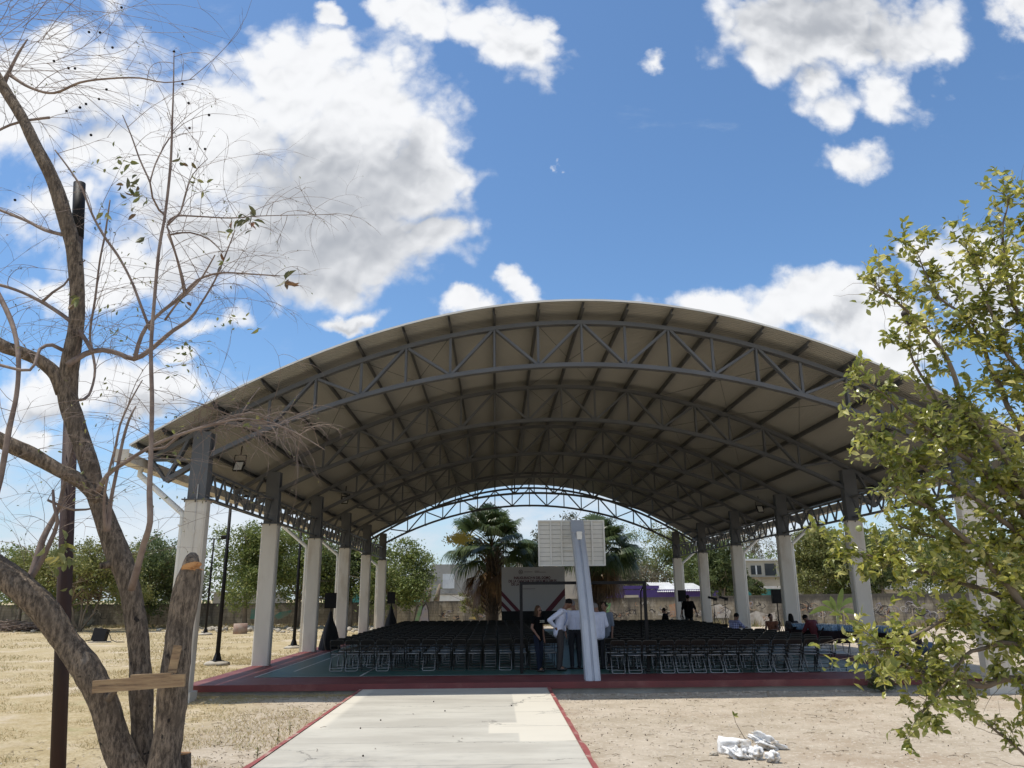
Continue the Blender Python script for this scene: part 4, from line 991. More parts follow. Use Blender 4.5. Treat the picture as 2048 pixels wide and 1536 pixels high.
# ------------------------------------------------------------------ houses beyond the wall
def hbox(mb, x0, y0, x1, y1, Y, dep=5, **k_):
    a = at(x0, y1, Y); b = at(x1, y0, Y); mb.box(((a.x+b.x)/2, Y+dep/2, (a.z+b.z)/2), (abs(b.x-a.x), dep, abs(b.z-a.z)), **k_)
def house(name, label, Y, parts, cat='house'):
    q = at(parts[0][2], parts[0][5], Y); r = empty(name, (q.x, Y, GZ), label, cat)
    for (pn_, mt, x0, y0, x1, y1, dy, dep) in parts:
        m = MB(); hbox(m, x0, y0, x1, y1, Y+dy, dep); wpart(m, pn_, mt, r)
    return r
house('house', 'low purple house with pale window box and white corrugated roof behind the wall', 68, [
    ('wall', M['purple'], 1206, 1178, 1440, 1215, 0, 6), ('parapet', M['purple'], 1206, 1171, 1318, 1178.5, -.1, 5), ('window_box', M['beige'], 1250, 1190, 1277, 1197, -.35, .3)])
m = MB()
for (x0, x1, y0, y1) in ((1316, 1352, 1170, 1184), (1370, 1402, 1172, 1182)):
    a = at(x0, y1, 67.6); b = at(x1, y0, 70); n_ = 26
    vs = []
    for i in range(n_+1):
        x = a.x+(b.x-a.x)*i/n_; h = .06*(i % 2)
        vs += [(x, 67.6, a.z+h), (x, 72.6, b.z+h+.25), (x, 67.6, a.z+h-.03), (x, 72.6, b.z+h+.22)]
    m.add(vs, [(4*i, 4*i+4, 4*i+5, 4*i+1) for i in range(n_)]+[(4*i+2, 4*i+3, 4*i+7, 4*i+6) for i in range(n_)]+[(4*i+2, 4*i+6, 4*i+4, 4*i) for i in range(n_)])
hs = [o for o in COL.objects if o.name.startswith('house') and o.type == 'EMPTY'][0]
wpart(m, 'roof', M['lamina'], hs)
h2 = house('house', 'two-storey beige house with dark upstairs windows among the trees', 82, [
    ('wall', M['beige'], 1492, 1121, 1575, 1215, 0, 8), ('roof_slab', M['white'], 1490, 1117, 1578, 1121.5, -.3, 8.8), ('balcony_slab', M['conc'], 1492, 1152, 1575, 1154, -.6, .6),
    ('window', M['glass'], 1503, 1131, 1522, 1149, -.05, .1), ('window', M['glass'], 1531, 1127, 1551, 1151, -.05, .1), ('window_bar', M['white'], 1512, 1131, 1513.2, 1149, -.09, .05)])
house('house', 'low turquoise house with a white roof band behind the wall', 70, [
    ('wall', M['teal'], 1497, 1178, 1566, 1215, 0, 5), ('roof_band', M['white'], 1492, 1172, 1570, 1178, -.2, 5.4), ('window', M['glass'], 1506, 1187, 1515, 1193, -.05, .1)])
house('house', 'long low building with pale roof edge, behind the big olive-green tree', 72, [
    ('wall', M['conc'], 1596, 1176, 1690, 1215, 0, 5), ('roof_band', M['white'], 1594, 1172, 1692, 1176, -.2, 5.4)])
house('house', 'white house with pale sloping roof behind the leafy tree at right', 70, [
    ('wall', M['beige'], 1742, 1178, 1850, 1215, 0, 6), ('roof', M['lamina'], 1736, 1160, 1856, 1179, -.3, 6.5), ('upper_storey', M['white'], 1778, 1128, 1832, 1160, 3, 5), ('window', M['glass'], 1790, 1140, 1800, 1152, 2.93, .1)])
house('house', 'grey unfinished concrete house left of the palms', 76, [
    ('wall', M['conc'], 862, 1128, 1000, 1215, 1, 9), ('lower_wall', M['white'], 868, 1189, 960, 1215, 0, 1), ('side_wall', M['conc'], 840, 1140, 862.5, 1215, 2, 7), ('ledge', M['conc'], 866, 1186, 962, 1189, -.15, 1.1), ('tarp', M['lamina'], 885, 1148, 909, 1177, .92, .08)])
house('house', 'cream rendered building showing above the event backdrop', 74, [
    ('wall', M['beige'], 1036, 1124, 1200, 1215, 0, 6), ('ledge', M['white'], 1034, 1122, 1202, 1124.5, -.15, 6.3)])
house('shed', 'mint green shed wall behind the tree at left of the grey house', 70, [('wall', M['mint'], 782, 1184, 850, 1212, 0, 4), ('roof_edge', M['lamina'], 780, 1182, 852, 1184.5, -.2, 4.4)], 'shed')
house('shed', 'small teal shed seen between the third and fourth left pillars', 70, [('wall', M['teal'], 694, 1188, 722, 1215, 0, 3), ('roof_edge', M['teal'], 692, 1186, 724, 1188.5, -.1, 3.2)], 'shed')
house('house', 'low bare concrete building behind the wall at left', 72, [('wall', M['conc'], 425, 1186, 545, 1215, 0, 5), ('roof_slab', M['conc'], 420, 1183, 548, 1186.5, -.2, 5.4)])

# ------------------------------------------------------------------ trees beyond
LG = {
 'green': leafmat('leaf_green', (.13, .175, .045), (.18, .22, .06), (.29, .29, .10)),
 'dark': leafmat('leaf_dark', (.085, .12, .042), (.125, .16, .055), (.20, .22, .09)),
 'olive': leafmat('leaf_olive', (.22, .23, .065), (.16, .18, .055), (.34, .31, .12)),
 'dry': leafmat('leaf_dry', (.19, .165, .10), (.13, .12, .065), (.28, .23, .15)),
 'grey': leafmat('leaf_grey', (.12, .125, .08), (.085, .095, .055), (.20, .19, .13)),
}
def leafcloud(mb, clumps, per, size, rg, m=0):
    for (c_, r_) in clumps:
        for _ in range(per):
            d = Vector((rg.gauss(0, 1), rg.gauss(0, 1), rg.gauss(0, 1)*.8)); p_ = c_+d*r_*.55
            s_ = size*rg.uniform(.6, 1.35)
            n_ = Vector((rg.gauss(0, 1), rg.gauss(0, 1), rg.gauss(0, 1)+.7)).normalized(); a = n_.orthogonal().normalized(); a = (Matrix.Rotation(rg.uniform(0, 6.3), 3, n_) @ a); b = n_.cross(a)
            mb.add([p_-a*s_*.5, p_+b*s_*.24, p_+a*s_*.55-n_*s_*.12, p_-b*s_*.24], [(0, 1, 2, 3)], m)
def bgtree(name, label, px, Y, top, hw, bot, lm, seed, nclump=150, per=64, size=.19, trunk=True, bare=.0, group='trees around the boundary wall', basepy=None, stems=1):
    rg = random.Random(seed); hw *= 1.38; bot += 8; top -= 4; nclump = int(nclump*2.1); c0 = at(px, (top+bot)/2, Y); rx = (at(px+hw, top, Y).x-at(px-hw, top, Y).x)/2; zt = at(px, top, Y).z; zb_ = at(px, bot, Y).z
    rz = (zt-zb_)/2; base = Vector((c0.x, Y, GZ)); r = empty(name, base, label, 'tree', group)
    lobes = []
    for i in range(15):
        a = rg.uniform(0, 6.3); q = rg.uniform(.1, .8); lobes.append((Vector((c0.x+rx*q*math.cos(a), Y+rx*.8*q*math.sin(a), (zt+zb_)/2+rz*rg.uniform(-.72, .62))), rg.uniform(.28, .46)))
    cl = []
    for i in range(nclump):
        l, q = rg.choice(lobes); d = Vector((rg.gauss(0, 1), rg.gauss(0, 1), rg.gauss(0, 1))).normalized()*(rg.uniform(.55, 1.0))
        p_ = l+Vector((d.x*rx*q, d.y*rx*q, d.z*rz*q*1.15))
        if p_.z > zt: p_.z = zt-rg.uniform(0, .4)
        cl.append((p_, rg.uniform(.28, .62)*min(1.2, rx/3)))
    m = MB(); leafcloud(m, cl, per, size, rg); wpart(m, 'crown', LG[lm], r)
    m = MB(); 
    for s_ in range(stems):
        fork = Vector((c0.x+rg.uniform(-.3, .3)*rx*(stems > 1), Y, zb_+rz*rg.uniform(.1, .5))); bs = base+Vector((rg.uniform(-.3, .3)*(stems > 1), 0, -.1))
        mid = (bs+fork)/2+Vector((rg.uniform(-.3, .3), 0, 0)); m.tube([bs, mid, fork], [.20/stems**.5, .15/stems**.5, .11/stems**.5], 7)
        for i in range(9):
            t_ = rg.choice(cl)[0]; md = (fork+t_)/2+Vector((0, 0, rg.uniform(-.2, .5))); m.tube([fork+(mid-fork)*rg.uniform(0, .5), md, t_], [.07, .045, .015], 5)
            for _ in range(3):
                e = t_+Vector((rg.gauss(0, .7), rg.gauss(0, .7), rg.gauss(.2, .5))); m.tube([md.lerp(t_, rg.random()), e], [.022, .008], 4)
    wpart(m, 'trunk', M['barkbg'], r)
    return r
bgtree('shade_tree', 'leafy tree at the left edge of the picture behind the leaning limb', 50, 60, 1092, 105, 1215, 'green', 1)
bgtree('shade_tree', 'yellowish-green tree with several pale stems left of the middle trunk', 175, 56, 1066, 100, 1205, 'olive', 2, stems=5, nclump=130)
bgtree('shade_tree', 'dense dark tree between the middle trunk and the cut stump', 300, 61, 1074, 72, 1225, 'dark', 3)
bgtree('shade_tree', 'greyish half-dry tree directly behind the cut stump', 350, 63, 1092, 48, 1230, 'grey', 4, nclump=70)
bgtree('shade_tree', 'bright green tree between the first and second left pillars', 500, 58, 1052, 68, 1200, 'green', 5)
bgtree('shade_tree', 'broad green tree behind the second and third left pillars', 600, 60, 1040, 86, 1215, 'green', 6, nclump=170)
bgtree('shade_tree', 'round green tree behind the fourth and fifth left pillars', 705, 60, 1056, 62, 1200, 'dark', 7)
bgtree('shade_tree', 'drooping green tree overhanging the wall right of the last left pillar', 790, 58, 1076, 64, 1208, 'green', 8)
bgtree('shade_tree', 'thin grey dry tree between the two palms', 1105, 62, 1018, 52, 1150, 'grey', 9, nclump=60, per=38)
bgtree('shade_tree', 'pale yellowish shrubby tree right of the second palm trunk', 1248, 76, 1128, 66, 1182, 'dry', 10, nclump=80)
bgtree('shade_tree', 'tall airy green tree right of the second palm', 1295, 78, 1040, 62, 1182, 'olive', 11, nclump=95, per=50)
bgtree('shade_tree', 'green tree between the first two pillars of the right row seen from the back', 1385, 77, 1058, 55, 1185, 'green', 12)
bgtree('shade_tree', 'dense green tree behind the third right pillar from the back', 1442, 62, 1072, 36, 1190, 'dark', 13)
bgtree('shade_tree', 'tall dry-topped tree in front of the beige two-storey house', 1500, 92, 1046, 46, 1122, 'dry', 14, nclump=60, per=34)
bgtree('shade_tree', 'small green tree in front of the beige two-storey house', 1508, 66, 1158, 18, 1186, 'dark', 15, nclump=34)
bgtree('shade_tree', 'big olive-green tree between the two nearest visible right pillars', 1632, 61, 1040, 56, 1182, 'olive', 16, nclump=165)
bgtree('shade_tree', 'dark green tree on the right side of the nearest big olive tree', 1700, 62, 1060, 42, 1190, 'green', 17)
bgtree('shade_tree', 'green tree behind the nearest thick right pillar', 1755, 60, 1058, 52, 1175, 'dark', 18)
bgtree('shade_tree', 'green tree seen through the leaves at far right', 1890, 60, 1050, 90, 1185, 'green', 19)
bgtree('shade_tree', 'green tree at the right edge of the picture beyond the wall', 2060, 58, 1060, 100, 1195, 'green', 20)
bgtree('shade_tree', 'pale leafy bush hugging the right side of the first palm trunk', 1040, 57, 1150, 26, 1232, 'dry', 22, nclump=34, size=.14)
bgtree('shade_tree', 'leafy bush left of the first palm trunk against the wall', 950, 57, 1165, 26, 1228, 'olive', 23, nclump=34, size=.14)
rg9 = random.Random(91); cl9 = []
for i in range(1500):
    x = rg9.uniform(-90, 120); Y = rg9.uniform(84, 96); hmax = 6.6+2.2*noise.noise(Vector((x*.08, 0, 3)))+1.5*noise.noise(Vector((x*.3, 0, 8)))
    if -10 < x < 1: hmax *= .35
    cl9.append((Vector((x, Y, GZ+hmax*rg9.random()**.9)), rg9.uniform(.9, 1.6)))
m = MB(); leafcloud(m, cl9, 42, .42, rg9); tag(m.build('distant_wood', LG['dark']), 'distant line of dark trees far behind the boundary wall', 'trees', kind='stuff')
# low plants and the dead stumps over the wall
for i, (px, py, s_) in enumerate(((862, 1175, .5), (880, 1168, .7), (851, 1178, .45))):
    q0, q1 = at(px-8, 1206, 66), at(px, py, 66); m = MB(); m.tube([q0, (q0+q1)/2, q1], [.22*s_+.1, .18*s_+.06, .10], 8); o = m.build('dead_stump', M['barkbg'], None)
    tag(o, ['middle-height dead trunk, second of the three rising above the wall', 'tallest of the three dead trunks rising above the wall', 'shortest dead trunk above the wall, next to the mint shed'][i], 'tree stump')
# brushwood pile, barrel, rubble, black floodlight box
def px_on(px, py): return onz(px, py, GZ)
rb = random.Random(8); q = px_on(45, 1262); m = MB()
for i in range(130):
    a = rb.uniform(-.5, .5); c_ = Vector((q.x+rb.gauss(0, 1.1), q.y+rb.gauss(0, .5), GZ+.05+rb.random()*.65*math.exp(-((i % 7)/6))))
    d = Vector((math.cos(a), rb.uniform(-.4, .4), math.sin(a)*.5))*rb.uniform(.5, 1.2); m.tube([c_-d, c_+Vector((0, 0, .05)), c_+d], [.03, .035, .02], 5)
tag(m.build('brushwood_pile', M['twig']), 'low pile of cut grey branches on the grass at far left', 'brushwood', kind='stuff')
q = px_on(480, 1268); m = MB(); m.lathe((0, 0, 0), [(.42, 0), (.42, .62), (.36, .62), (.36, .3)], 14)
tag(m.build('barrel', mat('brick_pot', (.28, .17, .13), .9, var=(.34, .27, .22), vscale=3), loc=(q.x, q.y, GZ)), 'round reddish brick-coloured tub on the grass near the wall', 'tub')
q = px_on(199, 1285); bx = empty('ground_floodlight', (q.x, q.y, GZ), 'black square floodlight box tilted on the dry grass at left', 'floodlight')
m = MB(); m.box((0, 0, .36), (.66, .34, .62), M=Matrix.Rotation(R(-12), 3, 'X') @ Matrix.Rotation(R(6), 3, 'Y')); m.build('lamp_body', M['black'], bx)
m = MB(); m.box((0, 0, .03), (.9, .6, .06)); m.build('base_slab', M['stone'], bx)
m = MB(); m.tube([(.3, 0, .5), (.5, -.1, .4), (.62, -.1, .12), (.9, -.1, .02), (1.3, -.1, .02)], .02, 5); m.tube([(-.35, 0, .15), (-.6, -.1, .1), (-.9, -.3, .02)], .02, 5); m.build('cable', M['black'], bx)
rubble_mat = M['stone']
m = MB()
for i in range(260):
    px = rb.choice([rb.uniform(420, 505), rb.uniform(500, 620), rb.uniform(640, 760), rb.uniform(330, 420), rb.uniform(0, 330)]); py = rb.uniform(1252, 1266); q = px_on(px, py); r_ = rb.uniform(.05, .24)*(1.2 if 480 < px < 520 else .8)
    m.blob((q.x, q.y, GZ+r_*.4), (r_*1.3, r_, r_*.7), 3, jit=.6, seed=i)
tag(m.build('rubble', rubble_mat), 'broken pale stones strewn along the foot of the wall at left', 'rubble', kind='stuff')
# banana plant in front of the wall
q = onz(1676, 1252, GZ); q = at(1676, 1244, 50); bn = empty('banana_plant', (q.x, 50, GZ), 'young banana plant with broad bright leaves in front of the wall', 'plant')
m = MB(); b0 = Vector((q.x, 50, GZ)); m.tube([b0, b0+Vector((0, 0, .9))], [.1, .06], 8); wpart(m, 'stem', mat('banana_stem', (.22, .25, .10)), bn)
M['banana'] = mat('banana_leaf', (.13, .19, .045), .4, var=(.19, .25, .06), vscale=3, trans=.4)
for (ax_, pk_, hh) in ((-1.85, .42, .10), (-.95, .30, .85), (-.40, .05, 1.15), (.42, .05, 1.65), (1.65, .62, .70), (1.25, .30, .05)):
    m = MB(); n = 12; vs = []
    p0 = b0+Vector((0, 0, .85)); tip = p0+Vector((ax_, -.25, hh))
    for i in range(n+1):
        t_ = i/n; c_ = p0.lerp(tip, t_)+Vector((0, 0, 4*pk_*t_*(1-t_)*(1.15-.5*t_))); w_ = .15*math.sin(min(1, max(0, (t_-.18)/.82)*.97+.02)*math.pi)**.7*(t_ > .2)+.018
        sd = Vector((-(tip-p0).z, 0, (tip-p0).x)).normalized()*w_+Vector((0, .12*w_, 0))
        vs += [c_-sd+Vector((0, 0, -.05)), c_, c_+sd+Vector((0, 0, -.05))]
    m.add(vs, [f for i in range(n) for f in ((3*i, 3*i+1, 3*i+4, 3*i+3), (3*i+1, 3*i+2, 3*i+5, 3*i+4))], 0, True); wpart(m, 'leaf', M['banana'], bn)
# wire fence posts on the right beyond the court
for i, px in enumerate((1590, 1646, 1690, 1775, 1828, 1880)):
    q = at(px, 1240, 47); m = MB(); m.tube([(0, 0, 0), (rb.uniform(-.04, .04), 0, 1.15)], .035, 6); o = m.build('fence_post', M['barkbg'], loc=(q.x, 47, GZ)); tag(o, '%s slim wooden fence post from the left, in front of the wall at right' % ords[i], 'post', 'slim fence posts in front of the wall')
fw = MB(); a = at(1560, 1240, 47); b = at(2000, 1240, 47)
for z in (.35, .7): fw.tube([(a.x, 47, z), (b.x, 47, z+.02)], .006, 4)
tag(fw.build('fence_wire', M['steel']), 'two thin wires strung between the slim fence posts', 'wire')
# weeds along the wall foot (stuff)
m = MB()
for i in range(9000):
    x = rb.uniform(-45, 60); y = wall_y(x)-.1-abs(rb.gauss(0, .9)); h = rb.uniform(.12, .55)*(1.2 if x > 10 else .6); a = rb.uniform(0, 6.3); w_ = rb.uniform(.02, .05)
    if noise.noise(Vector((x*.4, 0, 7))) < -.15: continue
    m.add([(x-w_*math.cos(a), y-w_*math.sin(a), GZ), (x+w_*math.cos(a), y+w_*math.sin(a), GZ), (x+rb.gauss(0, .14), y+rb.gauss(0, .14), GZ+h)], [(0, 1, 2)])
tag(m.build('dry_weeds', leafmat('dry_weed', (.36, .29, .17), (.24, .20, .11), (.16, .18, .07), .2)), 'dry weeds growing along the foot of the boundary wall', 'weeds', kind='stuff')

# ------------------------------------------------------------------ fan palms behind the pavilion
M['palm'] = leafmat('palm_leaf', (.045, .075, .03), (.075, .11, .04), (.12, .15, .06), .22, .35)
M['palmdead'] = leafmat('palm_dead', (.20, .12, .055), (.14, .08, .04), (.28, .19, .10), .15)
M['boot'] = mat('palm_boots', (.13, .095, .065), .85, var=(.07, .05, .035), vscale=4)
def fan(mb, c0, d, pet, bl, rg, droop, nseg=38, spread=2.3):
    d = d.normalized(); side = d.cross(Vector((0, 0, 1))); side = side.normalized() if side.length > .1 else Vector((1, 0, 0)); up = side.cross(d)
    sag = Vector((0, 0, -1))
    e = c0+d*pet+sag*droop*.3*pet; 
    pt = MB.tube; mb.tube([c0, c0+d*pet*.5+sag*droop*.05*pet, e], [.035, .025, .018], 4)
    tw = rg.uniform(-.5, .5); side = (Matrix.Rotation(tw, 3, d) @ side); up = side.cross(d)
    for i in range(nseg):
        a = (i/(nseg-1)-.5)*2*spread/1.0*.62; L = bl*(1-.30*(abs(a)/1.45)**2)*rg.uniform(.9, 1.05)
        dd = (d*math.cos(a)+side*math.sin(a)+up*(.18*abs(math.sin(a)))).normalized()
        w_ = up*.0+dd.cross(up).normalized()*.026*bl
        m1 = e+dd*L*.55+sag*droop*.10*L; m2 = e+dd*L*.8+sag*droop*.34*L; t_ = e+dd*L*.95+sag*droop*.75*L+Vector((rg.gauss(0, .03), rg.gauss(0, .03), 0))
        mb.add([e, m1-w_, m1+w_, m2-w_*.7, m2+w_*.7, t_], [(0, 1, 2), (1, 3, 4, 2), (3, 5, 4)])
def palm(px, basepy, cpy, Y, label, sc=1.0, seed=1, flowers=False):
    rg = random.Random(seed); b = at(px, basepy, Y); c_ = at(px, cpy, Y); b.z = GZ
    r = empty('fan_palm', b, label, 'palm tree', 'fan palms behind the pavilion')
    m = MB(); m.tube([b, b.lerp(c_, .5), c_], [.42, .36, .32], 12)
    nrow = 26
    H = c_.z-b.z
    for j in range(nrow):
        for k_ in range(6):
            a = k_*1.047+j*.52+rg.uniform(-.1, .1); z = b.z+.9+(H-1.0)*j/nrow; o = Vector((math.cos(a), math.sin(a), 0)); p_ = Vector((b.x+(c_.x-b.x)*j/nrow, Y, z))+o*.3
            L = rg.uniform(.35, .65)+.35*(j/nrow)
            m.bar(p_, p_+o*L*.75+Vector((0, 0, L*.8)), .09, .035, up=o)
    wpart(m, 'trunk', M['boot'], r)
    m = MB()
    for i in range(48):
        el_ = math.asin(rg.uniform(-.25, 1.0)); a = i*2.4; d = Vector((math.cos(a)*math.cos(el_), math.sin(a)*math.cos(el_), math.sin(el_)))
        fan(m, c_+Vector((0, 0, rg.uniform(-.2, .2))), d, rg.uniform(.9, 1.7)*sc, rg.uniform(1.15, 1.55)*sc, rg, .55 if el_ > .7 else 1.0)
    wpart(m, 'fronds', M['palm'], r)
    m = MB()
    for i in range(17):
        a = i*2.4+.7; el_ = rg.uniform(-1.25, -.55); d = Vector((math.cos(a)*math.cos(el_), math.sin(a)*math.cos(el_), math.sin(el_)))
        fan(m, c_+Vector((0, 0, -.3)), d, rg.uniform(.7, 1.5)*sc, rg.uniform(.9, 1.3)*sc, rg, .9, 22, 1.5)
    wpart(m, 'dead_fronds', M['palmdead'], r)
    if flowers:
        m = MB(); f0 = at(918, 1080, Y-1.5)
        for i in range(700):
            p_ = f0+Vector((rg.gauss(0, .34), rg.gauss(0, .2), rg.gauss(0, .18))); m.add([p_, p_+Vector((.07, 0, .05)), p_+Vector((-.03, 0, .12))], [(0, 1, 2)])
        m.tube([c_, (c_+f0)/2+Vector((0, 0, .5)), f0], [.04, .03, .02], 5); wpart(m, 'flower_spray', leafmat('palm_flower', (.62, .52, .13), (.5, .40, .09), (.7, .62, .25), .2), r)
palm(984, 1240, 1092, 51, 'left fan palm behind the event backdrop, with a yellow flower spray', 1.28, 4, True)
palm(1196, 1240, 1092, 51, 'right fan palm partly hidden by the basketball backboard', 1.22, 9)

# ------------------------------------------------------------------ bare tree in the foreground at left
TYD = 9.3
def crom(pts, step):
    out = []
    P_ = [pts[0]]+list(pts)+[pts[-1]]
    for i in range(1, len(P_)-2):
        a, b, c_, d = P_[i-1:i+3]; n = max(1, int((Vector(c_[:3])-Vector(b[:3])).length/step))
        for k_ in range(n):
            t = k_/n; out.append(tuple(.5*((2*b[q])+(-a[q]+c_[q])*t+(2*a[q]-5*b[q]+4*c_[q]-d[q])*t*t+(-a[q]+3*b[q]-3*c_[q]+d[q])*t**3) for q in range(len(b))))
    out.append(tuple(pts[-1])); return out
def limb(mb, pts, n=18, step=.06, rough=.07, m=0, kn=2.2, capend=True):
    """pts: (px, py, Y, radius px) -> world tube with uneven skin"""
    w = []
    for px, py, Y, r_ in pts:
        q = at(px, py, Y); dep = (q-CAM).dot(_f); w.append((q.x, q.y, q.z, r_*dep/F))
    w = crom(w, step); P_ = [Vector(a[:3]) for a in w]; vs = []; ref = None
    for i, p_ in enumerate(P_):
        t = (P_[min(i+1, len(P_)-1)]-P_[max(i-1, 0)]).normalized()
        if ref is None: ref = Vector((1, 0, 0)) if abs(t.x) < .8 else Vector((0, 1, 0))
        x = (ref-t*ref.dot(t)).normalized(); y = t.cross(x); ref = x
        for k_ in range(n):
            a = 2*math.pi*k_/n; d = x*math.cos(a)+y*math.sin(a); q = p_+d*w[i][3]
            rr = w[i][3]*(1+rough*noise.noise(q*kn*1.3+Vector((5, 0, 0)))*1.6+rough*.5*noise.noise(q*kn*6))
            vs.append(p_+d*rr)
    L = len(P_); fs = [(i*n+k_, i*n+(k_+1) % n, (i+1)*n+(k_+1) % n, (i+1)*n+k_) for i in range(L-1) for k_ in range(n)]
    fs.append(tuple(range(n))[::-1])
    if capend: fs.append(tuple((L-1)*n+k_ for k_ in range(n)))
    mb.add(vs, fs, m, True); return P_, [a[3] for a in w]
rt = random.Random(77)
base = at(292, 1640, TYD)
tree = empty('bare_tree', (base.x, base.y, GZ), 'large nearly leafless multi-stemmed tree with one sawn-off stem, in the left foreground', 'tree')
tk = MB(); Y0 = TYD
gb = at(300, 1690, Y0)
limb(tk, [(312, 1700, Y0, 70), (262, 1560, Y0-.05, 34), (230, 1480, Y0-.1, 28), (204, 1400, Y0-.15, 28), (172, 1340, Y0-.18, 27), (137, 1289, Y0-.2, 26), (105, 1240, Y0-.25, 26), (60, 1190, Y0-.3, 26), (0, 1142, Y0-.35, 26), (-60, 1100, Y0-.4, 25)], 24, rough=.10)
PB, RB = limb(tk, [(300, 1700, Y0+.05, 55), (287, 1540, Y0+.1, 23), (283, 1400, Y0+.15, 22), (278, 1300, Y0+.15, 20), (268, 1220, Y0+.15, 20), (252, 1150, Y0+.15, 21), (229, 1090, Y0+.15, 22), (208, 1030, Y0+.15, 19), (190, 980, Y0+.12, 18), (178, 930, Y0+.1, 18), (152, 850, Y0+.1, 18), (134, 790, Y0+.1, 19), (141, 720, Y0+.08, 17), (153, 650, Y0+.05, 14), (155, 590, Y0, 13.5), (147, 500, Y0-.05, 14), (131, 440, Y0-.1, 13.5), (108, 365, Y0-.15, 13), (73, 295, Y0-.2, 11.5), (42, 232, Y0-.2, 10.5), (10, 180, Y0-.2, 10), (-50, 80, Y0-.2, 9)], 20)
# the sawn-off stem
limb(tk, [(330, 1700, Y0-.1, 60), (328, 1540, Y0-.1, 32), (336, 1480, Y0-.1, 29), (344, 1400, Y0-.1, 28), (356, 1300, Y0-.1, 27), (366, 1220, Y0-.1, 26), (378, 1160, Y0-.1, 23), (385, 1136, Y0-.1, 20)], 22, rough=.10, capend=False)
limb(tk, [(379, 1150, Y0-.05, 19), (383, 1125, Y0-.03, 16), (385, 1112, Y0, 12), (386, 1105, Y0, 5)], 14)
limb(tk, [(200, 1000, Y0+.1, 15), (160, 962, Y0, 14), (110, 936, Y0-.1, 14), (60, 908, Y0-.2, 15), (20, 890, Y0-.3, 15), (-60, 850, Y0-.4, 14)], 14)
limb(tk, [(128, 785, Y0+.1, 17), (112, 750, Y0+.05, 14), (80, 722, Y0, 12), (45, 706, Y0-.1, 12), (0, 690, Y0-.2, 13), (-60, 650, Y0-.3, 13)], 14)
limb(tk, [(212, 1402, Y0-.2, 9), (226, 1388, Y0-.3, 6), (234, 1376, Y0-.32, 4)], 8)
limb(tk, [(240, 1122, Y0+.1, 9), (214, 1130, Y0+.05, 7), (201, 1132, Y0, 6)], 8)
wpart(tk, 'trunk', M['bark'], tree)
ct = MB(); c_ = at(383, 1133, Y0-.22); dep = (c_-CAM).dot(_f)/F
ring = []
for i in range(16):
    a = 2*math.pi*i/16; q = 1+.2*noise.noise(Vector((math.cos(a)*2, math.sin(a)*2, 5))); ring.append(c_+_r*math.cos(a)*21*dep*q+(_u*.62-_f*.25)*math.sin(a)*15*dep*q+_u*math.cos(a)*5*dep)
ct.add(ring+[c_-_f*.03], [(i, (i+1) % 16, 16) for i in range(16)])
for i in range(12):
    a = rt.uniform(-.3, .5); p_ = c_+_r*rt.uniform(-10, 16)*dep+_u*rt.uniform(-6, 7)*dep; ct.bar(p_, p_+_r*.06*math.cos(a)+_u*.05*math.sin(a)-_f*.02, .012, .008)
wpart(ct, 'sawn_face', M['cutwood'], tree)
m = MB(); q = at(350, 1318, Y0-.35); m.box(q, (.085, .03, .28), M=Matrix.Rotation(R(7), 3, 'Y')); 
q2 = at(351, 1254+40, Y0-.34)
wpart(m, 'exposed_wood', M['wood'], tree)
m = MB(); q = at(356, 1297, Y0-.35); m.box(q, (.07, .02, .018), M=Matrix.Rotation(R(-6), 3, 'Y')); wpart(m, 'exposed_wood', M['cutwood'], tree)
# two planks wedged across the stems
pl = empty('wooden_plank', at(278, 1366, Y0-.45), 'rough wooden plank nailed across the leaning limb and the sawn stem', 'plank')
m = MB(); a, b = at(186, 1374, Y0-.50), at(370, 1360, Y0-.42); m.bar(a, b, .05, .125); wpart(m, 'board', M['wood'], pl)
pl = m2 = MB(); a, b = at(263, 1353, Y0-.44), at(343, 1349, Y0-.42); m2.bar(a, b, .06, .035)
tag(m2.build('wood_strip', M['wood']), 'thin pale strip of wood lying on top of the nailed plank', 'wood')
m = MB(); q = at(366, 1524, Y0+.2); a, b = at(367, 1600, Y0+.3), at(367, 1508, Y0+.3); m.tube([a, b], .085, 9); wpart(m, 'offcut', M['bark'], tree)
m = MB(); m.tube([b+Vector((0, 0, .001)), b+Vector((0, 0, .012))], .08, 9); wpart(m, 'sawn_face', M['cutwood'], tree)
m = MB(); m.tube([at(357, 1600, Y0+.15), at(357, 1330, Y0+.15), at(361, 1250, Y0+.15)], [.05, .045, .03], 8); 
